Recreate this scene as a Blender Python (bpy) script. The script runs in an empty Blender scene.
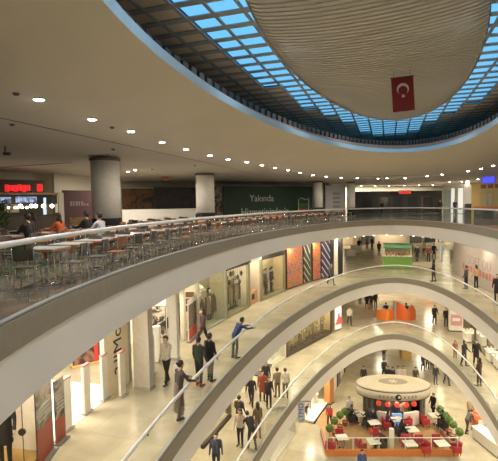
import bpy, bmesh, math, random
from mathutils import Vector, Matrix, Euler
random.seed(7)
PI = math.pi
scene = bpy.context.scene
col = scene.collection

# ------------------------------------------------------------------ camera model
F, PITCH, ROLL, EYE, H = 430.0, math.radians(-3.4561), math.radians(-0.9146), 1.5716, 4.8167
ZF = {1: 0.0, 2: H, 3: 2 * H, 4: 3 * H}
CAMZ = 3 * H + EYE
CAM = Vector((0, 0, CAMZ))
_cr, _sr = math.cos(ROLL), math.sin(ROLL)
FWD = Vector((0, math.cos(PITCH), math.sin(PITCH)))
UP0 = Vector((0, -math.sin(PITCH), math.cos(PITCH)))
RT0 = Vector((1, 0, 0))
RT = RT0 * _cr + UP0 * _sr
UP = RT0 * (-_sr) + UP0 * _cr
cam_d = bpy.data.cameras.new('camera'); cam = bpy.data.objects.new('camera', cam_d); col.objects.link(cam)
cam.matrix_world = Matrix(((RT.x, UP.x, -FWD.x, 0), (RT.y, UP.y, -FWD.y, 0), (RT.z, UP.z, -FWD.z, CAMZ), (0, 0, 0, 1)))
cam_d.sensor_width = 36; cam_d.lens = 36 * F / 498; cam_d.clip_start = 0.05; cam_d.clip_end = 500
scene.camera = cam

def ray(px, py):
    return FWD + RT * ((px - 249) / F) - UP * ((py - 230.5) / F)
def at(px, py, z):
    d = ray(px, py); return CAM + d * ((z - CAMZ) / d.z)
def at_depth(px, py, Y):
    d = ray(px, py); return CAM + d * (Y / d.y)
def proj(p):
    v = Vector(p) - CAM; d = v.dot(FWD)
    return 249 + F * v.dot(RT) / d, 230.5 - F * v.dot(UP) / d, d

# ------------------------------------------------------------------ materials
_m = {}
def mat(name, c, rough=0.55, metal=0.0, var=0.06, scale=6.0, emit=0.0, ecol=None, bump=0.0, spec=0.5):
    if name in _m: return _m[name]
    m = bpy.data.materials.new(name); m.use_nodes = True
    nt = m.node_tree; b = nt.nodes['Principled BSDF']
    c = tuple(c)
    tc = nt.nodes.new('ShaderNodeTexCoord'); n = nt.nodes.new('ShaderNodeTexNoise'); n.inputs['Scale'].default_value = scale
    n.inputs['Detail'].default_value = 3
    nt.links.new(tc.outputs['Object'], n.inputs['Vector'])
    r = nt.nodes.new('ShaderNodeValToRGB')
    r.color_ramp.elements[0].position = .3; r.color_ramp.elements[1].position = .7
    r.color_ramp.elements[0].color = tuple(max(0, x * (1 - var)) for x in c) + (1,)
    r.color_ramp.elements[1].color = tuple(min(1, x * (1 + var)) for x in c) + (1,)
    nt.links.new(n.outputs['Fac'], r.inputs['Fac'])
    nt.links.new(r.outputs['Color'], b.inputs['Base Color'])
    b.inputs['Roughness'].default_value = rough; b.inputs['Metallic'].default_value = metal
    b.inputs['Specular IOR Level'].default_value = spec
    if emit > 0:
        b.inputs['Emission Color'].default_value = tuple(ecol or c) + (1,); b.inputs['Emission Strength'].default_value = emit
    if bump:
        bp = nt.nodes.new('ShaderNodeBump'); bp.inputs['Strength'].default_value = bump
        nt.links.new(n.outputs['Fac'], bp.inputs['Height']); nt.links.new(bp.outputs['Normal'], b.inputs['Normal'])
    _m[name] = m; return m
def S(r, g, b):   # sRGB 0-255 to linear
    return tuple(((x / 255 + .055) / 1.055) ** 2.4 if x > 10 else x / 255 / 12.92 for x in (r, g, b))
def glass_mat(name, tint=(.93, .96, .95), refl=.04, rough=.02):
    m = bpy.data.materials.new(name); m.use_nodes = True; nt = m.node_tree; nt.nodes.clear()
    o = nt.nodes.new('ShaderNodeOutputMaterial'); t = nt.nodes.new('ShaderNodeBsdfTransparent'); g = nt.nodes.new('ShaderNodeBsdfGlossy')
    t.inputs['Color'].default_value = tint + (1,); g.inputs['Roughness'].default_value = rough
    lw = nt.nodes.new('ShaderNodeLayerWeight'); fr = nt.nodes.new('ShaderNodeMath'); fr.operation = 'POWER'; fr.inputs[1].default_value = 4.5; nt.links.new(lw.outputs['Facing'], fr.inputs[0])
    ad = nt.nodes.new('ShaderNodeMath'); ad.operation = 'MULTIPLY_ADD'; ad.inputs[1].default_value = .65; ad.inputs[2].default_value = refl; ad.use_clamp = True
    mx = nt.nodes.new('ShaderNodeMixShader')
    nt.links.new(fr.outputs[0], ad.inputs[0]); nt.links.new(ad.outputs[0], mx.inputs[0])
    nt.links.new(t.outputs[0], mx.inputs[1]); nt.links.new(g.outputs[0], mx.inputs[2]); nt.links.new(mx.outputs[0], o.inputs[0])
    return m
def emis(name, c, s):
    return mat(name, c, emit=s, ecol=c, var=.02)
def floor_mat(name, c, c2, rough=.12, tile=1.2, joint=.82, rot=0.35, spec=.28):
    m = bpy.data.materials.new(name); m.use_nodes = True; nt = m.node_tree; b = nt.nodes['Principled BSDF']
    tc = nt.nodes.new('ShaderNodeTexCoord'); mp = nt.nodes.new('ShaderNodeMapping'); mp.inputs['Rotation'].default_value[2] = rot
    nt.links.new(tc.outputs['Object'], mp.inputs['Vector'])
    br = nt.nodes.new('ShaderNodeTexBrick'); br.offset = 0.0; br.inputs['Scale'].default_value = 1.0
    br.inputs['Brick Width'].default_value = tile; br.inputs['Row Height'].default_value = tile; br.inputs['Mortar Size'].default_value = .012
    br.inputs['Color1'].default_value = c + (1,); br.inputs['Color2'].default_value = c2 + (1,)
    b.inputs['Specular IOR Level'].default_value = spec; br.inputs['Mortar'].default_value = tuple(x * joint for x in c) + (1,)
    nt.links.new(mp.outputs[0], br.inputs['Vector'])
    n = nt.nodes.new('ShaderNodeTexNoise'); n.inputs['Scale'].default_value = .9; n.inputs['Detail'].default_value = 6
    nt.links.new(mp.outputs[0], n.inputs['Vector'])
    mr = nt.nodes.new('ShaderNodeMapRange'); mr.inputs[1].default_value = .3; mr.inputs[2].default_value = .7; mr.inputs[3].default_value = .78; mr.inputs[4].default_value = 1.12
    nt.links.new(n.outputs['Fac'], mr.inputs[0])
    mx = nt.nodes.new('ShaderNodeMix'); mx.data_type = 'RGBA'; mx.blend_type = 'MULTIPLY'; mx.inputs[0].default_value = 1
    nt.links.new(br.outputs['Color'], mx.inputs[6]); nt.links.new(mr.outputs[0], mx.inputs[7])
    nt.links.new(mx.outputs[2], b.inputs['Base Color']); b.inputs['Roughness'].default_value = rough
    return m
def poster_mat(name, cols, scale=2.5, kind='noise', emit=0.0, dist=1.5):
    """a printed image: blotches of a few colours"""
    m = bpy.data.materials.new(name); m.use_nodes = True; nt = m.node_tree; b = nt.nodes['Principled BSDF']
    tc = nt.nodes.new('ShaderNodeTexCoord')
    if kind in ('noise', 'blobs'):
        n = nt.nodes.new('ShaderNodeTexNoise'); n.inputs['Scale'].default_value = scale; n.inputs['Detail'].default_value = 4; n.inputs['Distortion'].default_value = dist
        out = n.outputs['Fac']
    else:
        n = nt.nodes.new('ShaderNodeTexWave'); n.inputs['Scale'].default_value = scale; n.inputs['Distortion'].default_value = dist; n.bands_direction = 'DIAGONAL'; n.inputs['Detail'].default_value = 1
        out = n.outputs['Fac']
    nt.links.new(tc.outputs['Object'], n.inputs['Vector'])
    r = nt.nodes.new('ShaderNodeValToRGB'); r.color_ramp.interpolation = 'CONSTANT' if kind != 'noise' else 'LINEAR'
    lo, hi = (.3, .7) if kind == 'noise' else (.36, .60) if kind == 'blobs' else (0, .95)
    while len(r.color_ramp.elements) < len(cols): r.color_ramp.elements.new(.5)
    for i, c in enumerate(cols):
        r.color_ramp.elements[i].position = lo + (hi - lo) * i / max(1, len(cols) - 1); r.color_ramp.elements[i].color = tuple(c) + (1,)
    nt.links.new(out, r.inputs['Fac']); nt.links.new(r.outputs['Color'], b.inputs['Base Color'])
    b.inputs['Roughness'].default_value = .4
    if emit:
        nt.links.new(r.outputs['Color'], b.inputs['Emission Color']); b.inputs['Emission Strength'].default_value = emit
    return m

# ------------------------------------------------------------------ mesh builder
class MB:
    def __init__(s): s.v = []; s.f = []
    def add(s, vs, fs):
        o = len(s.v); s.v += [tuple(x) for x in vs]; s.f += [tuple(i + o for i in f) for f in fs]; return s
    def box(s, x0, x1, y0, y1, z0, z1, M=None):
        vs = [Vector((x, y, z)) for x in (x0, x1) for y in (y0, y1) for z in (z0, z1)]
        if M is not None: vs = [M @ v for v in vs]
        return s.add(vs, [(0, 1, 3, 2), (4, 6, 7, 5), (0, 4, 5, 1), (2, 3, 7, 6), (0, 2, 6, 4), (1, 5, 7, 3)])
    def tube(s, pts, r, n=8, closed=False, cap=True):
        pts = [Vector(p) for p in pts]; k = len(pts); rs = r if isinstance(r, (list, tuple)) else [r] * k
        vs = []; fs = []
        for i, p in enumerate(pts):
            a = pts[(i - 1) % k] if (closed or i > 0) else p; b = pts[(i + 1) % k] if (closed or i < k - 1) else p
            t = (b - a).normalized(); ref = Vector((0, 0, 1)) if abs(t.z) < .9 else Vector((1, 0, 0))
            u = t.cross(ref).normalized(); w = u.cross(t)
            vs += [p + (u * math.cos(2 * PI * j / n) + w * math.sin(2 * PI * j / n)) * rs[i] for j in range(n)]
        for i in range(k if closed else k - 1):
            for j in range(n):
                a, b = i * n + j, i * n + (j + 1) % n; c, d = ((i + 1) % k) * n + (j + 1) % n, ((i + 1) % k) * n + j
                fs.append((a, b, c, d))
        if not closed and cap: fs += [tuple(range(n))[::-1], tuple((k - 1) * n + j for j in range(n))]
        return s.add(vs, fs)
    def lathe(s, prof, n=16, c=(0, 0), sx=1, sy=1, M=None):
        vs = [Vector((c[0] + r * sx * math.cos(2 * PI * j / n), c[1] + r * sy * math.sin(2 * PI * j / n), z)) for r, z in prof for j in range(n)]
        if M is not None: vs = [M @ v for v in vs]
        fs = [(i * n + j, i * n + (j + 1) % n, (i + 1) * n + (j + 1) % n, (i + 1) * n + j) for i in range(len(prof) - 1) for j in range(n)]
        if prof[0][0] > 1e-4: fs.append(tuple(range(n))[::-1])
        if prof[-1][0] > 1e-4: fs.append(tuple((len(prof) - 1) * n + j for j in range(n)))
        return s.add(vs, fs)
    def ball(s, c, rx, ry=None, rz=None, n=12, m=8):
        ry = ry or rx; rz = rz or rx; c = Vector(c)
        vs = [c + Vector((0, 0, -rz))]
        for i in range(1, m):
            a = -PI / 2 + PI * i / m
            vs += [c + Vector((rx * math.cos(a) * math.cos(2 * PI * j / n), ry * math.cos(a) * math.sin(2 * PI * j / n), rz * math.sin(a))) for j in range(n)]
        vs.append(c + Vector((0, 0, rz))); fs = []
        for j in range(n):
            fs.append((0, 1 + (j + 1) % n, 1 + j)); fs.append((len(vs) - 1, 1 + (m - 2) * n + j, 1 + (m - 2) * n + (j + 1) % n))
        for i in range(m - 2):
            for j in range(n): fs.append((1 + i * n + j, 1 + i * n + (j + 1) % n, 1 + (i + 1) * n + (j + 1) % n, 1 + (i + 1) * n + j))
        return s.add(vs, fs)
    def prism(s, poly, z0, z1, M=None):
        k = len(poly); vs = [Vector((x, y, z0)) for x, y in poly] + [Vector((x, y, z1)) for x, y in poly]
        if M is not None: vs = [M @ v for v in vs]
        return s.add(vs, [tuple(range(k))[::-1], tuple(range(k, 2 * k))] + [(i, (i + 1) % k, k + (i + 1) % k, k + i) for i in range(k)])
    def quad(s, a, b, c, d): return s.add([a, b, c, d], [(0, 1, 2, 3)])
    def mesh(s, name, m=None, smooth=False):
        me = bpy.data.meshes.new(name); me.from_pydata(s.v, [], s.f); me.update()
        if m: me.materials.append(m)
        if smooth:
            for p in me.polygons: p.use_smooth = True
        return me
    def build(s, name, m=None, parent=None, smooth=False, bevel=0, M=None):
        o = bpy.data.objects.new(name, s.mesh(name, m, smooth)); col.objects.link(o)
        if parent is not None: o.parent = parent
        if M is not None: o.matrix_local = M
        if bevel:
            b = o.modifiers.new('bevel', 'BEVEL'); b.width = bevel; b.segments = 2; b.limit_method = 'ANGLE'
        return o
def tag(o, label=None, cat=None, group=None, kind=None):
    if label: o['label'] = label
    if cat: o['category'] = cat
    if group: o['group'] = group
    if kind: o['kind'] = kind
    return o
def empty(name, M, label=None, cat=None, group=None):
    o = bpy.data.objects.new(name, None); col.objects.link(o); o.empty_display_size = .1
    o.matrix_world = M if isinstance(M, Matrix) else Matrix.Translation(Vector(M))
    return tag(o, label, cat, group)
def struct(o): o['kind'] = 'structure'; return o
def dup(root, M, label=None, group=None, cat=None):
    r = root.copy(); col.objects.link(r); r.matrix_world = M
    if label: r['label'] = label
    if group: r['group'] = group
    if cat: r['category'] = cat
    def kids(a, b):
        for ch in list(KIDS.get(a.name, [])):
            c = ch.copy(); col.objects.link(c); c.parent = b; c.matrix_basis = ch.matrix_basis.copy()
            kids(ch, c)
    kids(root, r); return r
KIDS = {}
def reg():
    KIDS.clear()
    for o in bpy.data.objects:
        if o.parent: KIDS.setdefault(o.parent.name, []).append(o)
def TR(x, y, z, rz=0): return Matrix.Translation((x, y, z)) @ Matrix.Rotation(rz, 4, 'Z')
def frame2(A, B, z):   # local x from A to B, local y to the left of it, origin A
    d = Vector((B[0] - A[0], B[1] - A[1])); return TR(A[0], A[1], z, math.atan2(d.y, d.x)), d.length
def text(name, body, size, m, parent=None, M=None, depth=.01, align='CENTER', sx=1.0):
    cu = bpy.data.curves.new(name, 'FONT'); cu.body = body; cu.size = size; cu.extrude = depth; cu.align_x = align; cu.align_y = 'CENTER'; cu.resolution_u = 3
    t = bpy.data.objects.new(name + '_tmp', cu); col.objects.link(t)
    dg = bpy.context.evaluated_depsgraph_get(); me = bpy.data.meshes.new_from_object(t.evaluated_get(dg)); bpy.data.objects.remove(t); bpy.data.curves.remove(cu)
    me.name = name; me.materials.clear(); me.materials.append(m)
    if sx != 1:
        for v in me.vertices: v.co.x *= sx
    o = bpy.data.objects.new(name, me); col.objects.link(o)
    if parent is not None: o.parent = parent
    if M is not None: o.matrix_local = M
    return o
UPRIGHT = Matrix.Rotation(PI / 2, 4, 'X')     # text facing local -y, reading along +x

# ------------------------------------------------------------------ plan curves
CX, CY, EA, EB, ETH, NEXP = 5.4721, 18.9127, 5.9995, 19.2905, math.radians(-20.8764), 1.93
LV = {4: (1, 1, 0), 3: (.9207, 1.0289, -1.5925), 2: (.9037, 1.0253, -1.6392), 1: (.9037, 1.0253, -1.6392)}
def raw_ell(lv, t):
    sa, sb, dy = LV[lv]; c, s = math.cos(t), math.sin(t)
    u = EA * sa * math.copysign(abs(c) ** (2 / NEXP), c); v = EB * sb * math.copysign(abs(s) ** (2 / NEXP), s)
    return Vector((CX + u * math.cos(ETH) - v * math.sin(ETH), CY + dy + u * math.sin(ETH) + v * math.cos(ETH)))
def resample(pts, n):
    L = [0]
    for i in range(len(pts)): L.append(L[-1] + (pts[(i + 1) % len(pts)] - pts[i]).length)
    out = []; j = 0
    for k in range(n):
        s = L[-1] * k / n
        while L[j + 1] < s: j += 1
        a, b = pts[j], pts[(j + 1) % len(pts)]; f = (s - L[j]) / max(1e-9, L[j + 1] - L[j]); out.append(a.lerp(b, f))
    return out
NC = 360
CURVE, NORM = {}, {}
for lv in LV:
    pts = resample([raw_ell(lv, 2 * PI * i / 3000) for i in range(3000)], NC)
    CURVE[lv] = pts; NORM[lv] = []
    for i in range(NC):
        t = (pts[(i + 1) % NC] - pts[i - 1]).normalized(); NORM[lv].append(Vector((t.y, -t.x)))
def cpt(lv, i, off=0.0):
    f = i - math.floor(i); a = int(math.floor(i)) % NC; b = (a + 1) % NC
    p = CURVE[lv][a].lerp(CURVE[lv][b], f); n = NORM[lv][a].lerp(NORM[lv][b], f).normalized()
    return p + n * off
def left_i(lv, px, off, z=None):
    """index along the left half of the curve whose floor point shows at image column px"""
    z = ZF[lv] if z is None else z
    best = None; i = NC * .26
    while i < NC * .70:
        p = cpt(lv, i, off)
        if p.y > 1.5:
            x = proj((p.x, p.y, z))[0]
            if best is None or abs(x - px) < best[0]: best = (abs(x - px), i)
        i += .2
    return best[1]
def left_pt(lv, px, off): return cpt(lv, left_i(lv, px, off), off)

def ring(name, lv, prof, m, smooth=True, i0=0, i1=NC, parent=None):
    """sweep a profile of (offset, z) along the atrium edge of a level"""
    closed = (i1 - i0) >= NC; ids = list(range(i0, i1 if closed else i1 + 1)); k = len(prof); vs = []; fs = []
    for i in ids:
        for off, z in prof:
            p = cpt(lv, i, off); vs.append((p.x, p.y, z))
    n = len(ids)
    for a in range(n if closed else n - 1):
        b = (a + 1) % n
        for j in range(k - 1): fs.append((a * k + j, b * k + j, b * k + j + 1, a * k + j + 1))
    mb = MB(); mb.add(vs, fs); o = mb.build(name, m, parent, smooth)
    if smooth and k > 2:
        o.data.set_sharp_from_angle(angle=math.radians(35))
    return o
# ------------------------------------------------------------------ world
w = bpy.data.worlds.new('world'); scene.world = w; w.use_nodes = True
bg = w.node_tree.nodes['Background']; tcw = w.node_tree.nodes.new('ShaderNodeTexCoord'); sep = w.node_tree.nodes.new('ShaderNodeSeparateXYZ')
rw = w.node_tree.nodes.new('ShaderNodeValToRGB'); rw.color_ramp.elements[0].color = (.16, .50, .82, 1); rw.color_ramp.elements[1].color = (.07, .36, .74, 1)
w.node_tree.links.new(tcw.outputs['Generated'], sep.inputs[0]); w.node_tree.links.new(sep.outputs['Z'], rw.inputs[0]); w.node_tree.links.new(rw.outputs[0], bg.inputs[0])
bg.inputs[1].default_value = 1.5
scene.view_settings.view_transform = 'Standard'; scene.view_settings.look = 'None'; scene.view_settings.exposure = 0.0; scene.view_settings.gamma = 1.08
scene.cycles.max_bounces = 8; scene.cycles.diffuse_bounces = 4; scene.cycles.glossy_bounces = 3; scene.cycles.transparent_max_bounces = 16
scene.cycles.sample_clamp_indirect = 6; scene.cycles.caustics_reflective = False; scene.cycles.caustics_refractive = False

# ------------------------------------------------------------------ palette
WHITE = mat('white_plaster', (.72, .69, .63), .7)
CEIL = mat('ceiling_plaster', (.62, .57, .485), .8, var=.03, scale=.5)
KERB = mat('kerb_stone', (.27, .24, .19), .6)
FASC = mat('fascia_paint', (.90, .875, .84), .6, var=.03, scale=.4)
TILE = floor_mat('floor_tile', (.43, .38, .27), (.37, .325, .23), .24)
TILE1 = floor_mat('ground_floor_tile', (.44, .39, .275), (.36, .315, .22), .24, tile=2.4)
TILE4 = floor_mat('upper_floor_tile', (.26, .24, .205), (.21, .19, .16), .03, spec=.6)
RAIL = mat('brushed_steel', (.80, .80, .82), .35, .15)
DARKMETAL = mat('dark_metal', (.06, .06, .06), .4, .6)
CHROME = mat('chrome', (.85, .85, .85), .05, 1)
BLACK = mat('black_paint', (.015, .014, .014), .5)
GLASS = glass_mat('balustrade_glass')
SHOPGLASS = glass_mat('shop_glass', (.95, .97, .95), .03)
DARKWALL = mat('dark_shopfront', (.022, .018, .018), .6)
CREAM = mat('cream_wall', (.78, .68, .52), .7)
WARMWHITE = mat('warm_white_wall', (.86, .80, .70), .6)
ROOFPANEL = mat('roof_panel', (.80, .66, .53), .8)
ROOFFRAME = mat('roof_frame', (.34, .36, .38), .6)
SKYGLASS = glass_mat('skylight_glass', (.95, .97, .98), .02)
DISC = mat('disc_slats', (.60, .585, .57), .7, var=.03)
LAMP = emis('lamp_glow', (1, .93, .80), 20)
LAMPW = emis('lamp_glow_soft', (1, .88, .66), 8)

# ------------------------------------------------------------------ floors, kerbs, fascias, ceilings of the open galleries
T = 1.25
for lv, fm in ((4, TILE4), (3, TILE), (2, TILE)):
    z = ZF[lv]
    struct(ring('floor', lv, [(.10, z), (5, z), (14, z), (45, z)], fm, False))
    struct(ring('trim_1', lv, [(.12, z), (.12, z + .03), (-.03, z + .03), (-.03, z - .40), (.02, z - .40)], KERB))
    struct(ring('trim_2', lv, [(.02, z - .40), (.02, z - T), (.10, z - T)], FASC))
    struct(ring('ceiling', lv, [(.10, z - T), (5, z - T), (14, z - T), (45, z - T)], WHITE, False))
gf = MB(); gf.quad((-70, -45, 0), (80, -45, 0), (80, 85, 0), (-70, 85, 0)); struct(gf.build('floor', TILE1))
# enclosing outer walls
for lv in (4, 3, 2, 1):
    z = ZF[lv]
    struct(ring('wall_back', lv, [(38, z), (38, z + (7.5 if lv == 4 else H - T))], mat('back_wall', (.42, .37, .30), .7), False))

# ------------------------------------------------------------------ top ceiling with oval opening
HC, HA, HB, HTH = Vector((5.0, 16.44)), 4.6, 14.6, math.radians(-24.6)
ZL = CAMZ + 2.45; ZH = CAMZ + 3.4
def hole_pt(t, g=0):
    u, v = (HA + g) * math.cos(t), (HB + g) * math.sin(t)
    return Vector((HC.x + u * math.cos(HTH) - v * math.sin(HTH), HC.y + u * math.sin(HTH) + v * math.cos(HTH)))
def outer_for(p, off):
    """matching point on the gallery edge curve, by bearing from the centre"""
    c = Vector((CX, CY)); best = None
    d0 = (p - HC)
    u0 = math.atan2((-d0.x * math.sin(ETH) + d0.y * math.cos(ETH)) / HB, (d0.x * math.cos(ETH) + d0.y * math.sin(ETH)) / HA)
    return raw_ell(4, u0), u0
NT = 240; prof_s = [0, .06, .14, .25, .38, .52, .66, .8, .9, 1.0]
vs = []; fs = []
for i in range(NT):
    t = 2 * PI * i / NT; h = hole_pt(t); e, u0 = outer_for(h, 0); e2 = raw_ell(4, u0 + .01); tg = (e2 - e).normalized(); nn = Vector((tg.y, -tg.x)); o = e + nn * 2.6
    for s in prof_s:
        p = h.lerp(o, s); vs.append((p.x, p.y, ZL + .02 + (ZH - ZL - .02) * (1 - s) ** 1.9))
    for off in (2.6, 8, 18, 36):
        p = e + nn * off; vs.append((p.x, p.y, ZL + .02 - (.0 if off == 2.6 else .02)))
k = len(prof_s) + 4
for i in range(NT):
    b = (i + 1) % NT
    for j in range(k - 1): fs.append((i * k + j, i * k + j + 1, b * k + j + 1, b * k + j))
cmb = MB(); cmb.add(vs, fs); co = struct(cmb.build('ceiling', CEIL, smooth=True)); co.data.set_sharp_from_angle(angle=math.radians(40))
# lip of the opening, with blue sky light put into its colour and glow
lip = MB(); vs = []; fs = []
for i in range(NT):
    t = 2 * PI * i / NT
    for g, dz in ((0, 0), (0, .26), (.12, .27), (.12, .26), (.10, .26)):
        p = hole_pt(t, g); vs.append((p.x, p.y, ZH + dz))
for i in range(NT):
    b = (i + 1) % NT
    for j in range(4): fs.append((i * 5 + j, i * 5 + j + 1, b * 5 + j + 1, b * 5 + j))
lip.add(vs, fs); lo = struct(lip.build('trim_3', mat('lip_sky_tint', (.17, .29, .40), .6, emit=.05, ecol=(.1, .35, .6)), smooth=True)); lo.data.set_sharp_from_angle(angle=math.radians(30))
led = MB(); vs = []
for i in range(NT):
    for g, dz in ((.12, .27), (.45, .30), (.45, .55), (.9, .62)):
        p = hole_pt(2 * PI * i / NT, g); vs.append((p.x, p.y, ZH + dz))
led.add(vs, [(i * 4 + j, i * 4 + j + 1, ((i + 1) % NT) * 4 + j + 1, ((i + 1) % NT) * 4 + j) for i in range(NT) for j in range(3)]); struct(led.build('trim_7', mat('ledge_brown', (.16, .13, .11), .7)))
# dark ledge ring beam above the lip, seen as a dashed line under the panels
bm_ = MB()
for i in range(0, 150):
    t = 2 * PI * i / 150; p = hole_pt(t, .75); q = hole_pt(t + 2 * PI / 150 * .62, .75); M, L = frame2(p, q, ZH + .75); bm_.box(0, L, -.12, .12, -.12, .14, M)
struct(bm_.build('trim_4', mat('ledge_metal', (.03, .03, .032), .8)))

# ------------------------------------------------------------------ skylight roof
RC, RTH, ZR = Vector((5.1, 16.5)), math.radians(-18), CAMZ + 5.45
def rpt(u, v, z): return Vector((RC.x + u * math.cos(RTH) - v * math.sin(RTH), RC.y + u * math.sin(RTH) + v * math.cos(RTH), z))
CW, CL = .875, .91
ends = {0: 20.0, 1: 20.0, 2: 19.0, 3: 15.2, 4: 12.9, 5: 9.7}
endsL = {0: 20.0, 1: 18.3, 2: 13.8, 3: 11.0, 4: 7.8, 5: 3.0}
sky = empty('window_1', Matrix.Translation(rpt(0, 0, ZR))); struct(sky)
gl, pn, fr1, fr2 = MB(), MB(), MB(), MB()
MR = Matrix.Translation(rpt(0, 0, ZR)) @ Matrix.Rotation(RTH, 4, 'Z')
Li = Matrix.Translation(-rpt(0, 0, ZR)) @ MR
for cu in range(-11, 11):
    u0, u1 = cu * CW - CW * .16, (cu + 1) * CW - CW * .16
    k = cu if cu >= 0 else -cu - 1
    ve = (ends if cu >= 0 else endsL).get(k, -99); vn = -20 if k < 3 else (-15 if k == 3 else (-11 if k == 4 else -8))
    for cv in range(-28, 28):
        v0, v1 = cv * CL, (cv + 1) * CL
        if ve > -50 and vn <= v0 and v1 <= ve + .45:
            gl.add([Li @ Vector(p) for p in ((u0, v0, 0), (u1, v0, 0), (u1, v1, 0), (u0, v1, 0))], [(0, 1, 2, 3)])
        else:
            pn.box(u0 + .03, u1 - .03, v0 + .05, v1 - .05, .02, .08, Li)
for cu in range(-11, 12):
    u = cu * CW - CW * .16; fr1.box(u - .05, u + .05, -25.5, 25.5, -.03, .02, Li)
for cv in range(-28, 29):
    v = cv * CL; fr2.box(-9.8, 9.5, v - .14, v + .14, -.015, .015, Li)
gl.build('pane', SKYGLASS, sky); fr1.build('window_frame', ROOFFRAME, sky); fr2.build('glazing_bar', ROOFFRAME, sky)
pn.build('roof_panel', ROOFPANEL, sky)
top = MB(); top.box(-9.9, 9.9, -25.6, 25.6, .0, .01, Li)
# solid deck over the opaque cells only, so no daylight leaks between the panels
dk = MB()
for cu in range(-11, 11):
    u0, u1 = cu * CW - CW * .16, (cu + 1) * CW - CW * .16; k = cu if cu >= 0 else -cu - 1
    ve = (ends if cu >= 0 else endsL).get(k, -99); vn = -20 if k < 3 else (-15 if k == 3 else (-11 if k == 4 else -8))
    cells = [cv for cv in range(-28, 28) if not (ve > -50 and vn <= cv * CL and (cv + 1) * CL <= ve + .45)]
    for cv in cells: dk.box(u0, u1, cv * CL, (cv + 1) * CL, .10, .14, Li)
dk.build('roof_deck', mat('roof_deck', (.06, .05, .045), .9), sky)
pw = MB()
for (a, b) in (((-9.8, -25.5), (9.5, -25.5)), ((9.5, -25.5), (9.5, 25.5)), ((9.5, 25.5), (-9.8, 25.5)), ((-9.8, 25.5), (-9.8, -25.5))):
    p, q = rpt(a[0], a[1], 0), rpt(b[0], b[1], 0)
    pw.quad((p.x, p.y, ZL), (q.x, q.y, ZL), (q.x, q.y, ZR + .15), (p.x, p.y, ZR + .15))
struct(pw.build('wall_roof', mat('roof_void', (.035, .03, .028), .8)))
# hanging slatted oval
DC, DA, DB, DTH, ZD = Vector((5.12, 16.55)), 3.3, 11.7, math.radians(-22.5), CAMZ + 5.25
disc = MB(); NS = 96; NUu = 28
def dpt(u, v, z): return (DC.x + u * math.cos(DTH) - v * math.sin(DTH), DC.y + u * math.sin(DTH) + v * math.cos(DTH), z)
def belly(u, v): return -.34 * max(0, 1 - (u / DA) ** 2 - (v / DB) ** 2) ** .7
for i in range(NS):
    v0, v1 = -DB + 2 * DB * i / NS, -DB + 2 * DB * (i + 1) / NS
    h0 = DA * math.sqrt(max(0, 1 - (v0 / DB) ** 2)); h1 = DA * math.sqrt(max(0, 1 - (v1 / DB) ** 2)); vs = []
    for j in range(NUu + 1):
        a = -1 + 2 * j / NUu
        vs += [dpt(a * h0, v0, ZD + belly(a * h0, v0) - .035), dpt(a * h1, v1, ZD + belly(a * h1, v1)), dpt(a * h1, v1, ZD + belly(a * h1, v1) - .035)]
    disc.add(vs, [(3 * j + q, 3 * j + q + 1, 3 * j + q + 4, 3 * j + q + 3) for j in range(NUu) for q in (0, 1)])
ds = disc.build('ceiling_oval', DISC); struct(ds)
rim = MB(); vs = []
for i in range(128):
    t = 2 * PI * i / 128
    for g, dz in ((0, -.09), (0, .35)): vs.append(dpt((DA + .03) * math.cos(t), (DB + .03) * math.sin(t), ZD + dz))
rim.add(vs, [(2 * i, 2 * i + 1, (2 * i + 3) % 256, (2 * i + 2) % 256) for i in range(128)])
cap = [dpt(DA * math.cos(2 * PI * i / 128), DB * math.sin(2 * PI * i / 128), ZD + .30) for i in range(128)]
rim.add(cap, [tuple(range(128))]); struct(rim.build('trim_5', DISC))

# flag under the oval
fp = at_depth(402, 77, 16.4)
fl = empty('flag', TR(fp.x, fp.y, fp.z, math.radians(-8)) @ Matrix.Rotation(math.radians(-3.5), 4, 'Y'), 'red flag with white crescent and star hanging under the slatted oval ceiling', 'flag')
RED = mat('flag_red', (.17, .008, .01), .8); FW, FH = .80, 1.27
c = MB(); n = 12
vs = [(-FW / 2 + FW * i / n, .02 * math.sin(i * 1.1) * (j / 8), -FH * j / 8) for j in range(9) for i in range(n + 1)]
c.add(vs, [(j * (n + 1) + i, j * (n + 1) + i + 1, (j + 1) * (n + 1) + i + 1, (j + 1) * (n + 1) + i) for j in range(8) for i in range(n)])
c.build('flag_cloth', RED, fl, True)
FWH = mat('flag_white', (.62, .52, .50), .8)
cr = MB(); outer = []; inner = []; R1, R2, dzc = .215, .172, -.055
ang = math.acos(max(-1, min(1, (R1 ** 2 + dzc ** 2 - R2 ** 2) / (2 * R1 * abs(dzc)))))
for i in range(33):
    a = -PI / 2 + ang + (2 * PI - 2 * ang) * i / 32; outer.append((R1 * math.cos(a), -.03, -.45 + R1 * math.sin(a)))
px_, pz_ = outer[0][0], outer[0][2] + .45 - dzc; b0 = math.atan2(pz_, px_); b1 = PI - b0
for i in range(33):
    a = b0 + ((b1 if b1 > b0 else b1 + 2 * PI) - b0) * i / 32; inner.append((R2 * math.cos(a), -.03, -.45 + dzc + R2 * math.sin(a)))
cr.add(outer + inner, [(i, i + 1, 34 + i, 33 + i) for i in range(32)]); cr.build('crescent', FWH, fl)
sp = [((.085 if i % 2 == 0 else .034) * math.sin(2 * PI * i / 10 + PI), -.03, -.71 + (.085 if i % 2 == 0 else .034) * math.cos(2 * PI * i / 10 + PI)) for i in range(10)]
stb = MB(); stb.add(sp, [tuple(range(10))]); stb.build('star', FWH, fl)
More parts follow.
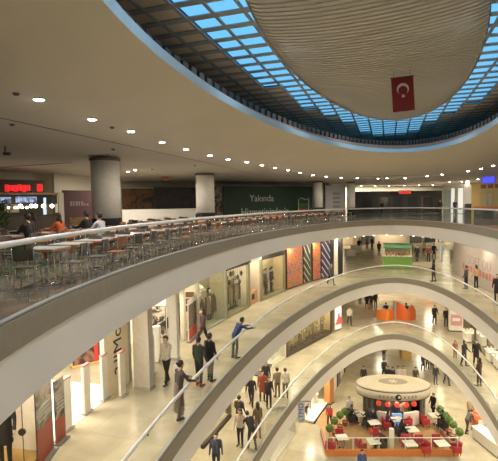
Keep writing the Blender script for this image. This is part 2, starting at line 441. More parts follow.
rd = MB(); rd.tube([(-FW / 2 - .03, 0, 0), (FW / 2 + .03, 0, 0)], .018); rd.build('rod', DARKMETAL, fl)
for s_ in (-.3, .3): hl = MB(); hl.tube([(s_, 0, 0), (s_, 0, .75)], .006, 6); hl.build('hanging_cord', DARKMETAL, fl)

GREYCH = mat('channel_grey', (.45, .44, .42), .4, .2)
# ------------------------------------------------------------------ balustrades
def balustrade(lv, label, npan):
    z = ZF[lv]; bt = empty('balustrade', (CX, CY, z), label, 'balustrade'); inv = Matrix.Translation(-Vector((CX, CY, z)))
    i0, i1 = -.195 * NC, .742 * NC                      # open beside the viewpoint end
    N = 280; pts = []
    for k in range(N + 1):
        p = cpt(lv, i0 + (i1 - i0) * k / N, .03); pts.append(inv @ Vector((p.x, p.y, z + 1.08)))
    r = MB(); r.tube(pts, .045, 10); r.build('handrail', RAIL, bt, True)
    r = MB(); r.tube([p - Vector((0, 0, 1.02)) for p in pts], .035, 6); r.build('base_channel', GREYCH, bt, True)
    for k in range(npan):
        a, b = i0 + (i1 - i0) * (k + .008) / npan, i0 + (i1 - i0) * (k + .992) / npan; g = MB(); vs = []
        for q in range(7):
            p = cpt(lv, a + (b - a) * q / 6, .03); p2 = cpt(lv, a + (b - a) * q / 6, .045)
            vs += [inv @ Vector((p.x, p.y, z + .03)), inv @ Vector((p.x, p.y, z + 1.04))]
        g.add(vs, [(2 * q, 2 * q + 2, 2 * q + 3, 2 * q + 1) for q in range(6)]); g.build('glass_panel', GLASS, bt, True)
    for k in range(npan + 1):
        i = i0 + (i1 - i0) * k / npan; p = cpt(lv, i, .03); p2 = cpt(lv, i, .0); q = MB()
        t = Vector((p.x, p.y, z)); M, L = frame2(p2, cpt(lv, i, .10), z)
        q.box(.02, .05, -.02, .02, .95, 1.06, inv @ M)
        q.build('bracket', DARKMETAL, bt)
    return bt
balustrade(4, 'steel-topped glass balustrade around the atrium on the topmost floor, in front of the food court', 44)
balustrade(3, 'glass balustrade one floor below the viewpoint, where the man in blue leans', 44)
balustrade(2, 'lowest glass balustrade, just above the ground floor cafe', 44)

# ------------------------------------------------------------------ lamps
def area(p, size, power, color=(1, .82, .58), rot=(0, 0, 0), shape='DISK', spread=None):
    l = bpy.data.lights.new('lamp', 'AREA'); l.shape = shape; l.size = size; l.energy = power; l.color = color
    if spread: l.spread = spread
    o = bpy.data.objects.new('lamp', l); col.objects.link(o); o.location = p; o.rotation_euler = rot; return o
WARM = (1, .855, .585)
for lv, pw_ in ((4, 96), (3, 104), (2, 88)):
    zc = ZF[lv] - T - .06
    for i in range(0, NC, 15):
        if lv == 4 and .72 * NC < i < .78 * NC: pass
        p = cpt(lv, i, 1.7); area((p.x, p.y, zc), .35, pw_, WARM)
    for i in range(int(.08 * NC), int(.42 * NC), 20):
        p = cpt(lv, i, 9); area((p.x, p.y, zc), .8, pw_ * 1.5, WARM)
        p = cpt(lv, i, 18); area((p.x, p.y, zc), .8, pw_ * 1.5, WARM)
for k in range(10):  # added fill lamps around the hanging oval to lighten the fascias; no visible fixtures
    a = 2 * PI * (k + .5) / 10; area(dpt((DA + .35) * math.cos(a), (DB + .35) * math.sin(a), ZD - .12), .25, 75, (1, .95, .88))
# dusk top floor: weak downlights
DLPX = [(39, 99), (92, 119), (131, 131), (162, 142), (186, 149), (210, 155), (228, 159), (247, 162), (262, 165), (275, 167.5), (288, 170), (300, 172.5), (313, 175), (326, 176.5), (341, 177.5), (357, 178), (378, 178.5), (387, 178), (405, 178), (427, 176), (442, 174.5), (468, 171), (481, 168.5), (493, 165.5)]
def downlight(p, r, m, label, group, face_down=True):
    t = empty('downlight', p, label, 'downlight', group)
    a = MB(); a.lathe([(r, 0), (r * 1.25, 0), (r * 1.25, -.02), (r, -.02)], 16); a.build('trim_ring', WHITE, t)
    a = MB(); a.lathe([(r, -.015), (r * .8, -.035), (0.0, -.045)], 16); a.build('lamp_lens', m, t, True)
    return t
# ================================================================== people
SKIN = mat('skin', (.52, .33, .24), .6); SHOE = mat('shoe_black', (.02, .018, .016), .5)
HAIRD = mat('hair_dark', (.018, .012, .010), .6); EYE_M = mat('eye_dark', (.02, .015, .012), .4); LIP_M = mat('lip', (.32, .13, .11), .5)
def cap(mb, a, b, ra, rb, n=10):
    """closed tapered capsule"""
    a = Vector(a); b = Vector(b); d = (b - a); L = d.length
    if L < 1e-6: mb.ball(a, ra); return
    t = d / L; ref = Vector((0, 1, 0)) if abs(t.y) < .9 else Vector((1, 0, 0)); u = t.cross(ref).normalized(); w_ = t.cross(u); vs = [a - t * ra]
    prof = [(-.7, .71, ra, 0), (0, 1, ra, 0), (0, 1, rb, 1), (.7, .71, rb, 1)]
    for k, s, r, e in prof:
        c = (b if e else a) + t * (k * r)
        vs += [c + (u * math.cos(2 * PI * j / n) + w_ * math.sin(2 * PI * j / n)) * (s * r) for j in range(n)]
    vs.append(b + t * rb); fs = []
    for j in range(n): fs.append((0, 1 + (j + 1) % n, 1 + j)); fs.append((len(vs) - 1, 1 + 3 * n + j, 1 + 3 * n + (j + 1) % n))
    for i in range(3):
        for j in range(n): fs.append((1 + i * n + j, 1 + i * n + (j + 1) % n, 1 + (i + 1) * n + (j + 1) % n, 1 + (i + 1) * n + j))
    mb.add(vs, fs)
def make_body(name, lean=0, hips=((0, 0), (0, 0)), arms=((5, 8, 15), (5, 8, 15)), turn=0, coat=0, skirt=False, hair='short', voxel=.014, head_turn=0, head_nod=0, plump=1.0, curl=.5):
    """A clothed figure facing +y. hips: (swing forward, knee bend) per side; arms: (swing forward, out, elbow bend)."""
    R = math.radians; segs = []      # (a, b, ra, rb, zone)
    pel = Vector((0, 0, .95)); Rl = Matrix.Rotation(-R(lean), 3, 'X')
    def T_(x, y, z): return pel + Rl @ Vector((x, y, z - .95))
    pw = plump
    # torso: stacked ovals as paired capsules
    tors = [(.95, .105, .115), (1.05, .085, .115), (1.18, .10, .12), (1.30, .115, .125), (1.40, .12, .105)]
    for (z, x, r), (z2, x2, r2) in zip(tors[:-1], tors[1:]):
        for s in (-1, 1): segs.append((T_(s * x * .62 * pw, 0, z), T_(s * x2 * .62 * pw, 0, z2), r * pw, r2 * pw, 'top' if z > .96 else 'top'))
    segs.append((T_(-.15, -.01, 1.42), T_(.15, -.01, 1.42), .065, .065, 'top'))
    segs.append((T_(0, -.01, 1.42), T_(0, .01, 1.53), .062, .052, 'skin'))
    hb = T_(0, .02, 1.53)
    Rh = Matrix.Rotation(R(head_turn), 3, 'Z') @ Matrix.Rotation(-R(lean * .45 + head_nod), 3, 'X')
    def Hd(x, y, z): return hb + Rh @ Vector((x, y, z))
    segs += [(Hd(0, -.012, .135), Hd(0, .005, .12), .092, .088, 'skin'), (Hd(0, .02, .05), Hd(0, .03, .035), .066, .058, 'skin'), (Hd(0, .095, .095), Hd(0, .108, .066), .010, .016, 'skin'),
             (Hd(-.086, -.005, .085), Hd(-.09, -.012, .115), .016, .02, 'skin'), (Hd(.086, -.005, .085), Hd(.09, -.012, .115), .016, .02, 'skin')]
    feet = []
    for s, (sw, kn) in zip((-1, 1), hips):
        h = pel + Vector((s * .09 * pw, 0, -.03)); d1 = Vector((s * .02, math.sin(R(sw)), -math.cos(R(sw)))); k = h + d1 * .43
        d2 = Vector((0, math.sin(R(sw - kn)), -math.cos(R(sw - kn)))); a = k + d2 * .42
        segs += [(h, k, .098 * pw, .066, 'leg'), (k, a, .066, .05, 'leg')]
        f = R(min(35, max(-35, (sw - kn) * .6))) if kn < 60 else 0
        to = a + Vector((s * .035, .17 * math.cos(f), -.035 + .17 * math.sin(f))); he = a + Vector((0, -.035, -.045))
        segs += [(he, to, .043, .038, 'shoe'), (a, he, .045, .043, 'shoe')]; feet += [he.z - .043, to.z - .038]
    for s, (sw, out, eb) in zip((-1, 1), arms):
        sh = T_(s * .195 * pw, -.01, 1.41); d1 = Vector((s * math.sin(R(out)), math.sin(R(sw)) * math.cos(R(out)), -math.cos(R(sw)) * math.cos(R(out)))); e = sh + d1 * .29
        t2 = sw + eb; d2 = Vector((s * math.sin(R(out - eb * .15)), math.sin(R(t2)), -math.cos(R(t2)))).normalized(); w_ = e + d2 * .25
        segs += [(sh, e, .062, .048, 'top'), (e, w_, .048, .036, 'top')]
        side = d2.cross(Vector((1, 0, 0))); side = side.normalized() if side.length > .1 else Vector((0, 1, 0)); pal = Vector((1, 0, 0)) * -s
        palm = w_ + d2 * .085
        for q in range(4):
            off = side * (.030 - .020 * q); k0 = w_ + d2 * .02 + off * .5; k1 = palm + off; segs.append((k0, k1, .017, .014, 'hand'))
            ln = (.072, .082, .076, .06)[q]; m1 = k1 + (d2 * (1 - curl * .4) + pal * curl * .5).normalized() * ln * .55; m2 = m1 + (d2 * (1 - curl) + pal * curl * 1.2).normalized() * ln * .5
            segs += [(k1, m1, .0105, .0095, 'hand'), (m1, m2, .0095, .008, 'hand')]
        th0 = w_ + d2 * .03 + side * .02; th1 = th0 + (d2 * .7 + side * .6 + pal * .35).normalized() * .05; segs += [(th0, th1, .014, .011, 'hand'), (th1, th1 + (d2 + pal * .4).normalized() * .03, .011, .009, 'hand')]
    mb = MB()
    for a, b, ra, rb, z_ in segs: cap(mb, a, b, ra, rb, 8)
    if coat:
        zb = .95 - coat
        prof = [(.0, zb + .01), (.17, zb), (.185, zb + .02), (.16, .95), (.13, 1.1), (0, 1.12)]
        mb.lathe(prof, 14, (0, .0), 1.05, .85)
        segs.append((Vector((0, 0, 1.0)), Vector((0, 0, zb)), .15, .19, 'leg' if skirt else 'top'))
    dz = -min(feet)
    me = mb.mesh(name); o = bpy.data.objects.new(name, me); col.objects.link(o)
    rm = o.modifiers.new('r', 'REMESH'); rm.mode = 'VOXEL'; rm.voxel_size = voxel
    sm = o.modifiers.new('s', 'SMOOTH'); sm.iterations = 2; sm.factor = .4
    dg = bpy.context.evaluated_depsgraph_get(); me2 = bpy.data.meshes.new_from_object(o.evaluated_get(dg)); bpy.data.objects.remove(o); bpy.data.meshes.remove(me)
    me2.name = name; me2.materials.clear()
    for m in (SKIN, BLACK, DARKMETAL, SHOE, EYE_M, LIP_M): me2.materials.append(m)
    zid = {'skin': 0, 'hand': 0, 'top': 1, 'leg': 2, 'shoe': 3}
    SG = [(a, b - a, max(1e-9, (b - a).length_squared), ra, rb, zid[z_]) for a, b, ra, rb, z_ in segs]
    for p in me2.polygons:
        c = p.center; bd = 1e9; bz = 0
        for a, d, l2, ra, rb, z_ in SG:
            t = (c - a).dot(d) / l2; t = 0 if t < 0 else 1 if t > 1 else t
            q = (c - a - d * t).length - (ra + (rb - ra) * t)
            if q < bd: bd = q; bz = z_
        p.material_index = bz; p.use_smooth = True
    # eyes and mouth joined into the same mesh
    bm = bmesh.new(); bm.from_mesh(me2)
    def blob(c, r, mi, sc=(1, 1, 1)):
        r_ = bmesh.ops.create_icosphere(bm, subdivisions=1, radius=r, matrix=Matrix.Translation(c) @ Rh.to_4x4() @ Matrix.Diagonal(Vector(sc + (1,))))
        for f in {f for v in r_['verts'] for f in v.link_faces}: f.material_index = mi
    blob(Hd(-.034, .083, .105), .012, 4); blob(Hd(.034, .083, .105), .012, 4); blob(Hd(0, .086, .03), .018, 5, (1.2, .4, .35))
    for v in bm.verts: v.co.z += dz
    bm.to_mesh(me2); bm.free()
    hm = MB(); up = Vector((0, 0, dz))
    def ad(a, b, ra, rb): cap(hm, a + up, b + up, ra, rb, 10)
    if hair != 'none':
        ad(Hd(0, -.028, .16), Hd(0, -.012, .172), .092, .082); ad(Hd(0, -.05, .10), Hd(0, -.045, .15), .078, .085)
        for s in (-1, 1): ad(Hd(s * .05, -.035, .09), Hd(s * .055, -.01, .16), .046, .05)
        if hair == 'long':
            ad(Hd(0, -.06, .10), Hd(0, -.085, -.10), .075, .055)
            for s in (-1, 1): ad(Hd(s * .055, -.03, .10), Hd(s * .075, -.03, -.07), .045, .032)
        if hair == 'bun': ad(Hd(0, -.12, .15), Hd(0, -.14, .16), .045, .04)
        if hair == 'scarf':
            ad(Hd(0, -.02, .0), Hd(0, .0, -.06), .085, .11)
            for s in (-1, 1): ad(Hd(s * .06, .0, .14), Hd(s * .06, .01, .0), .045, .05)
    hme = None
    if hm.v:
        hme = hm.mesh(name + '_hair', HAIRD, True)
    return me2, hme
B_ = {}
B_['stand'] = make_body('stand', hips=((3, 4), (-2, 2)), arms=((4, 9, 18), (6, 8, 14)))
B_['stand_long'] = make_body('stand_long', hips=((4, 4), (-3, 2)), arms=((8, 8, 25), (4, 8, 20)), hair='long', plump=.9)
B_['walk'] = make_body('walk', lean=4, hips=((24, 8), (-18, 14)), arms=((-20, 8, 18), (22, 8, 22)))
B_['walk_long'] = make_body('walk_long', lean=3, hips=((-18, 16), (24, 8)), arms=((18, 8, 20), (-16, 8, 18)), hair='long', plump=.9)
B_['lean'] = make_body('lean', lean=32, hips=((-4, 2), (6, 14)), arms=((62, 6, 26), (60, 6, 30)), head_nod=8)
B_['phone'] = make_body('phone', hips=((14, 6), (-10, 8)), arms=((40, 18, 118), (0, 9, 14)), head_nod=5)
B_['coat'] = make_body('coat', hips=((6, 6), (-6, 6)), arms=((14, 9, 30), (6, 9, 20)), coat=.40)
B_['robe'] = make_body('robe', lean=8, hips=((6, 6), (-4, 4)), arms=((40, 6, 30), (36, 6, 36)), coat=.72, skirt=True, hair='bun', plump=.95)
B_['scarf'] = make_body('scarf', hips=((8, 6), (-8, 6)), arms=((16, 10, 40), (8, 10, 22)), coat=.45, hair='scarf', plump=1.02)
B_['sit'] = make_body('sit', lean=6, hips=((84, 84), (80, 78)), arms=((42, 6, 48), (38, 6, 55)))
B_['sit_long'] = make_body('sit_long', lean=10, hips=((82, 84), (84, 80)), arms=((45, 6, 45), (30, 8, 60)), hair='long', plump=.92)
B_['bend'] = make_body('bend', lean=38, hips=((14, 12), (-12, 8)), arms=((30, 10, 20), (-4, 16, 60)), head_nod=10)
B_['bald'] = make_body('bald', hips=((12, 6), (-10, 8)), arms=((-10, 8, 14), (14, 8, 16)), hair='none', plump=1.05)
_clothm = {}
def cloth(rgb):
    if rgb not in _clothm: _clothm[rgb] = mat('cloth_%d_%d_%d' % rgb, S(*rgb), .85, var=.12, scale=14, bump=.1)
    return _clothm[rgb]
def person(pose, p, rz, label, top, legs, scale=1.0, hairc=None, group=None, skin=None, shoe=None, dz=0.0):
    """rz = heading: 0 faces +y (away from the viewpoint), 180 faces the viewpoint"""
    me, hme = B_[pose]
    for lv_ in (2, 3):
        if abs(p.z - ZF[lv_]) < .02:      # keep feet off the gallery edge
            j = min(range(NC), key=lambda q_: (CURVE[lv_][q_] - Vector((p.x, p.y))).length); o_ = (Vector((p.x, p.y)) - CURVE[lv_][j]).dot(NORM[lv_][j])
            if o_ < .34: e_ = NORM[lv_][j] * (.34 - o_); p = Vector((p.x + e_.x, p.y + e_.y, p.z))
    o = bpy.data.objects.new('person', me); col.objects.link(o)
    o.matrix_world = TR(p.x, p.y, p.z + dz, math.radians(rz)) @ Matrix.Scale(scale, 4)
    for i, m in ((0, skin), (1, cloth(top)), (2, cloth(legs)), (3, cloth(shoe) if shoe else None)):
        if m is not None: o.material_slots[i].link = 'OBJECT'; o.material_slots[i].material = m
    tag(o, label, 'person', group)
    if hme:
        h = bpy.data.objects.new('hair' if pose != 'scarf' else 'headscarf', hme); col.objects.link(h); h.parent = o
        if hairc: h.material_slots[0].link = 'OBJECT'; h.material_slots[0].material = cloth(hairc)
    return o
MANN = mat('mannequin_white', (.75, .70, .62), .4)
def mannequin(p, rz, label, top, legs, scale=1.0, pose='stand', group=None, z=0):
    o = person(pose, p, rz, label, top, legs, scale, dz=z, skin=MANN); o.name = 'mannequin'; o['category'] = 'mannequin'
    if group: o['group'] = group
    return o
# ================================================================== people placed floor by floor
def P3(x, y): return at(x, y, ZF[3])
def P2(x, y): return at(x, y, ZF[2])
def P1(x, y): return at(x, y, 0)
DK, NAVY, GREY = (38, 34, 36), (34, 40, 66), (92, 88, 84)
# third floor, left gallery
person('phone', P3(167, 384), 150, 'person in pale grey shirt and black trousers walking with a hand raised to the head', (196, 188, 178), (32, 28, 30))
person('lean', P3(236, 358), -60, 'person in blue top and grey trousers leaning forward on the glass balustrade', (40, 58, 110), (70, 74, 86))
person('stand', P3(199.5, 386), -30, 'person in dark green jacket looking over the balustrade, beside another in black', (44, 52, 42), (34, 34, 38))
person('stand', P3(210.5, 381), -40, 'person in black jacket looking over the balustrade, beside another in dark green', (30, 28, 32), (40, 40, 46))
person('robe', P3(180, 419), -50, 'person in long dark coat and grey skirt at the balustrade, nearest of that gallery', (62, 54, 52), (104, 92, 82))
person('walk_long', P3(203.5, 346), 120, 'person with long hair in dark patterned top walking past the shop windows', (74, 48, 54), (30, 28, 34))
# third floor, right gallery and far end
person('scarf', P3(433.5, 281.5), 60, 'person in black coat at the balustrade, second floor down, by the far curve', (26, 25, 30), (78, 66, 52), hairc=(24, 24, 28))
person('stand', P3(466, 289), 40, 'person in grey top and black trousers walking by the white lettered hoarding', (70, 62, 66), (26, 26, 30), .97)
person('stand_long', P3(476, 288), 20, 'person in beige top and black trousers walking by the white lettered hoarding', (196, 160, 120), (24, 24, 26), .97)
person('coat', P3(497, 302), 150, 'person in dark coat at the right edge of the view, next to the balustrade', (30, 28, 32), (36, 34, 38))
for x, y, pose, c, l, rz, lab in [
    (417, 262, 'coat', (36, 33, 36), (30, 30, 34), 150, 'person in long black coat standing just right of the green kiosk'),
    (428.5, 262, 'stand', (96, 48, 44), (30, 30, 34), 170, 'person in dark red top standing between people in black beyond the far curve'),
    (434, 259, 'coat', (28, 26, 28), (28, 28, 30), 190, 'person in black standing beyond the far curve, beside the one in dark red'),
    (359, 252, 'coat', (40, 36, 40), (34, 32, 36), 170, 'distant person in black coat beside the pale plinths on the third floor concourse'),
    (379, 256, 'stand', (60, 50, 50), (34, 32, 40), 190, 'distant person in dark brown top just left of the green kiosk counter'),
    (411, 257, 'stand_long', (120, 84, 70), (44, 38, 44), 160, 'distant person in brown top right beside the green kiosk counter'),
    (424, 256, 'stand', (190, 174, 150), (50, 46, 50), 175, 'distant person in cream top behind the one in dark red on the third floor'),
    (331, 285, 'walk', (110, 100, 96), (52, 54, 70), 200, 'person in grey walking close to the balustrade past the colourful posters'),
    (367, 249, 'stand', (150, 130, 104), (36, 34, 38), 160, 'distant person in tan top on the third floor concourse, left of the green kiosk'),
    (372, 250, 'stand_long', (44, 38, 44), (40, 40, 52), 210, 'distant person in black top on the third floor concourse, left of the green kiosk')]:
    person(pose, P3(x, y), rz, lab, c, l)
# second floor
for x, y, pose, c, l, rz, lab in [
    (239.5, 430, 'coat', (48, 38, 38), (34, 30, 34), -20, 'person in dark coat standing apart behind the group on the second floor'),
    (240.5, 446, 'stand', (176, 160, 148), (36, 34, 38), 160, 'person in pale top with arms at sides, below the one in the dark coat'),
    (216.5, 474, 'stand', (52, 56, 74), (40, 40, 44), 180, 'person in blue-grey top whose head shows at the bottom edge of the view'),
    (251.5, 405.5, 'walk', (46, 40, 46), (34, 32, 40), 170, 'person in dark jacket at the left of the group chatting near the lower shops'),
    (262.5, 401, 'coat', (138, 62, 44), (60, 40, 38), 190, 'person in rust red coat in the middle of the group chatting'),
    (266, 390, 'stand', (34, 32, 40), (30, 30, 36), 180, 'person in black behind the one in the rust red coat'),
    (269, 408, 'stand_long', (56, 46, 48), (40, 36, 44), 200, 'person with long hair in dark top at the front right of the group chatting'),
    (277.5, 397.5, 'stand', (128, 116, 100), (104, 94, 84), 20, 'person in olive grey walking beside the one in the pale shirt by the lower balustrade'),
    (285.5, 398, 'stand', (206, 194, 178), (112, 104, 98), 10, 'person in pale shirt beside the lower balustrade'),
    (258, 438, 'stand_long', (120, 100, 78), (126, 112, 96), 20, 'person in tan top close to the lower balustrade handrail'),
    (252, 449, 'bend', (34, 32, 36), (52, 48, 52), 30, 'person in black bending by the lower balustrade with a pushchair behind them'),
    (349.5, 325, 'walk', (214, 204, 196), (64, 50, 48), 180, 'person in white shirt walking alone past the white poster on the second floor'),
    (367, 309, 'coat', (30, 28, 32), (30, 28, 32), 180, 'person in black at the left of the trio standing left of the orange sofa'),
    (371, 310, 'stand', (34, 32, 40), (28, 28, 34), 170, 'person in black in the middle of the trio left of the orange sofa'),
    (375.5, 308, 'stand', (44, 38, 42), (34, 32, 38), 200, 'person in charcoal at the right of the trio left of the orange sofa'),
    (360, 304, 'stand_long', (52, 44, 44), (40, 38, 44), 190, 'distant person in dark brown left of the trio on the second floor'),
    (434.5, 324, 'coat', (34, 32, 36), (30, 30, 34), 180, 'person in black coat standing on its own right of the orange sofa'),
    (446, 327, 'stand', (40, 38, 44), (36, 36, 44), 170, 'person in dark jacket standing directly left of the white stand with a red notice'),
    (451, 325, 'coat', (30, 28, 34), (28, 28, 30), 190, 'person in long black coat behind the white stand with a red notice'),
    (464, 366, 'scarf', (46, 42, 46), (40, 38, 42), -150, 'person in dark grey coat and headscarf at the balustrade, left of a pair'),
    (476, 365, 'coat', (24, 23, 27), (26, 25, 28), 170, 'person in black coat at the balustrade, right of a pair by the white display'),
    (455, 358, 'stand_long', (150, 92, 66), (120, 82, 66), 160, 'small person in rust brown top at the balustrade, left of the pair', ),
    (474, 386, 'stand_long', (72, 52, 46), (64, 48, 44), 30, 'person in brown beside the balustrade, below the pair')]:
    person(pose, P2(x, y), rz, lab, c, l, .72 if 'small' in lab else 1.0, hairc=(40, 36, 40) if pose == 'scarf' else None)
# ground floor
for x, y, pose, c, l, rz, lab in [
    (329.5, 427, 'walk_long', (190, 58, 54), (58, 54, 68), 160, 'person in red top walking past the ground floor shop display'),
    (349.5, 420, 'stand', (190, 180, 176), (44, 42, 50), 180, 'person in pale top and black trousers left of the cafe terrace'),
    (363.5, 386, 'stand', (46, 38, 42), (36, 34, 40), 170, 'person in dark top behind the cafe kiosk roof, at its left'),
    (384, 378, 'coat', (40, 36, 40), (34, 32, 36), 190, 'person in black coat standing at the left of the row behind the cafe kiosk'),
    (388, 386, 'stand', (34, 30, 34), (34, 32, 36), 170, 'person in black second in the row behind the cafe kiosk'),
    (392.5, 387, 'stand', (46, 40, 46), (34, 32, 36), 200, 'person in charcoal third in the row behind the cafe kiosk'),
    (398, 386, 'stand', (206, 196, 188), (60, 56, 60), 180, 'person in white shirt fourth in the row behind the cafe kiosk'),
    (403, 386, 'stand_long', (210, 190, 168), (70, 60, 58), 160, 'person in cream top last in the row behind the cafe kiosk'),
    (415.5, 387, 'stand', (64, 56, 60), (44, 42, 48), 180, 'person in grey top alone behind the right end of the cafe kiosk'),
    (423, 371, 'coat', (52, 46, 50), (40, 36, 42), 200, 'person in dark grey coat at the left of the ground floor cluster'),
    (427.5, 369, 'coat', (40, 34, 38), (34, 32, 36), 170, 'person in black coat in the middle of the ground floor cluster'),
    (432, 370, 'scarf', (74, 58, 56), (50, 42, 44), 150, 'person in brown coat and headscarf at the right of the ground floor cluster'),
    (435.5, 384.5, 'stand', (36, 34, 42), (52, 54, 70), 180, 'person in black jacket walking towards the cafe, left of two'),
    (446.5, 384.5, 'walk', (44, 42, 52), (58, 60, 76), 180, 'person in dark jacket walking towards the cafe, right of two'),
    (433, 416, 'coat', (24, 22, 24), (24, 22, 24), 120, 'person in black standing at the right end of the cafe counter'),
    (467, 433, 'bend', (70, 62, 60), (60, 54, 56), -70, 'person with grey rucksack bending towards the orange column'),
    (470, 422, 'stand', (168, 140, 100), (60, 54, 52), -60, 'person in tan top facing the orange column, behind the one with a rucksack'),
    (362, 479, 'stand', (60, 84, 130), (50, 52, 66), 180, 'person in blue top at the bottom edge in front of the cafe terrace'),
    (384, 360, 'stand_long', (90, 80, 76), (60, 56, 60), 170, 'distant person in grey near the far ground floor shopfronts')]:
    person(pose, P1(x, y), rz, lab, c, l, hairc=(70, 52, 50) if pose == 'scarf' else None)
def plastic_bag(p, label, m, s=1.0):
    t = empty('plastic_bag', p, label, 'bag'); b = MB(); b.lathe([(.0, 0), (.10 * s, .01), (.12 * s, .14 * s), (.10 * s, .30 * s), (.07 * s, .34 * s)], 12, sx=1, sy=.5); b.build('bag_body', m, t, True)
    h = MB(); h.tube([(-.05 * s, 0, .33 * s), (-.03 * s, 0, .44 * s), (.03 * s, 0, .44 * s), (.05 * s, 0, .33 * s)], .008); h.build('bag_handle', m, t)

_q = P3(169.8, 384); plastic_bag(Vector((_q.x + .28, _q.y - .12, ZF[3] + .42)), 'white plastic bag carried by the person in the pale grey shirt', mat('bag_white', (.75, .72, .68), .5))
# ================================================================== shops
HCL = H - T            # clear height of the lower galleries
def bay(lv, x0, x1, off=3.2):
    return frame2(left_pt(lv, x0, off), left_pt(lv, x1, off), ZF[lv])
def lampin(M, x, y, z, size, pw, color=(1, .86, .64)):
    p = M @ Vector((x, y, z)); return area(p, size, pw, color)
def board(name, M, x0, x1, z0, z1, m, label, cat, y=0, th=.05, frame=None, group=None):
    """an upright flat panel, its front at local y"""
    t = empty(name, M @ Matrix.Translation(((x0 + x1) / 2, y, z0)), label, cat, group)
    w_ = (x1 - x0) / 2; b = MB(); b.box(-w_, w_, .012, th, 0, z1 - z0); bd = b.build('board', DARKMETAL if frame is None else frame, t)
    f = MB(); f.box(-w_ + .03, w_ - .03, 0, .012, .03, z1 - z0 - .03); f.build('printed_face', m, bd)
    return t
def shop_window(M, L, label, header, framem, back, depth=1.0, hh=.45, plinth=.12, pane=True, pm=None, cat='shop window', ht=HCL, sides=None, lamp=55, nm='shop_window'):
    t = empty(nm, M, label, cat)
    b = MB(); b.box(0, L, -.02, .14, ht - hh, ht - .01); b.build('header', header, t)
    if plinth: b = MB(); b.box(.02, L - .02, 0, depth, 0, plinth); b.build('plinth', pm or framem, t)
    f = MB()
    for x in (0, L - .09): f.box(x, x + .09, -.02, .12, 0, ht - hh)
    fo = f.build('window_frame', framem, t)
    if pane: g = MB(); g.box(.09, L - .09, .05, .062, plinth, ht - hh); g.build('pane', SHOPGLASS, fo)
    k = MB(); k.box(0, L, depth, depth + .06, 0, ht - .02); k.build('back_panel', back, t)
    s = MB(); s.box(L - .04, L, .13, depth, 0, ht - .02); s.build('side_panel', sides or back, t)
    if lamp:
        n = max(1, int(L / 2.5))
        for i in range(n): lampin(M, L * (i + .5) / n, min(.9, depth * .5), ht - .1, .35, lamp)
    return t
def garment(p, rz, m, label, group, h=1.0, w_=.42):
    t = empty('hanging_garment', TR(p.x, p.y, p.z, rz), label, 'garment', group)
    b = MB(); b.add([(-w_ / 2, -.05, 0), (w_ / 2, -.05, 0), (w_ / 2, .05, 0), (-w_ / 2, .05, 0), (-w_ * .42, -.06, h * .7), (w_ * .42, -.06, h * .7), (w_ * .42, .06, h * .7), (-w_ * .42, .06, h * .7), (-.07, -.03, h), (.07, -.03, h), (.07, .03, h), (-.07, .03, h)],
        [(3, 2, 1, 0), (0, 1, 5, 4), (1, 2, 6, 5), (2, 3, 7, 6), (3, 0, 4, 7), (4, 5, 9, 8), (5, 6, 10, 9), (6, 7, 11, 10), (7, 4, 8, 11), (8, 9, 10, 11)]); b.build('cloth', m, t)
    k = MB(); k.tube([(0, 0, h), (0, 0, h + .08), (.03, 0, h + .11)], .008, 6); k.build('hook', CHROME, t)
    return t
def rail_with(M, x, y, z, L, mats, labels, group, h=.95, vertical_h=1.45):
    t = empty('clothes_rail', M @ Matrix.Translation((x, y, z)), 'chrome clothes rail carrying ' + group, 'clothes rail')
    r = MB(); r.tube([(0, 0, 0), (0, 0, vertical_h + .12), (L, 0, vertical_h + .12), (L, 0, 0)], .018); r.build('rail_frame', CHROME, t)
    f = MB(); f.box(-.03, .03, -.22, .22, 0, .03); f.box(L - .03, L + .03, -.22, .22, 0, .03); f.build('foot', CHROME, t)
    for i, m in enumerate(mats):
        p = M @ Vector((x + L * (i + .5) / len(mats), y, z + vertical_h - h))
        rz = M.to_euler().z + .25 * ((i % 3) - 1)
        garment(p, rz, m, labels, group, h)

OAK = mat('oak', (.48, .30, .14), .5); GOLD = mat('gold_panel', (.55, .36, .12), .5); BEIGE = mat('beige_panel', (.62, .50, .34), .6)
GREYP = mat('grey_panel', (.36, .34, .31), .6); GREYD = mat('grey_dark', (.10, .10, .10), .6); ORANGE = mat('orange_panel', (.72, .17, .03), .5); REDP = mat('red_panel', (.50, .03, .03), .5)
REDE = emis('red_sign_glow', (.75, .02, .02), 1.0); BLUEE = emis('blue_sign_glow', (.05, .06, .75), 1.6); WHITEP = mat('white_laminate', (.80, .76, .68), .4)
GREENP = mat('green_lime', (.17, .36, .07), .5); PINKP = mat('pink_panel', (.62, .30, .34), .5); MAROON = mat('maroon_panel', (.06, .012, .014), .6)
PILLAR = mat('pillar_paint', (.56, .52, .46), .6)

def pillar(lv, px, w_, d_, label, off=2.75, m=PILLAR, h=None):
    i = left_i(lv, px, off); p = cpt(lv, i, off); q = cpt(lv, i + .3, off); M, _ = frame2(p, q, ZF[lv])
    t = empty('pillar', M, label, 'pillar'); t['kind'] = 'thing'; hh = h or HCL - .02
    b = MB(); b.box(-w_ / 2, w_ / 2, 0, d_, 0, hh); b.build('shaft', m, t, bevel=.03)
    b = MB(); b.box(-w_ / 2 - .015, w_ / 2 + .015, -.015, d_ + .015, 0, .12); b.build('skirting', GREYP, t)
    return t

# ---------------- third floor, left side, from the viewpoint outwards
# long inner wall behind the shops
for lv, o_, m in ((3, 8.0, WARMWHITE), (2, 7.0, WARMWHITE), (1, 7.5, CREAM)):
    i0, i1 = int(.31 * NC), int(.80 * NC)
    struct(ring('wall_left', lv, [(o_, ZF[lv]), (o_, ZF[lv] + HCL)], m, True, i0, i1))
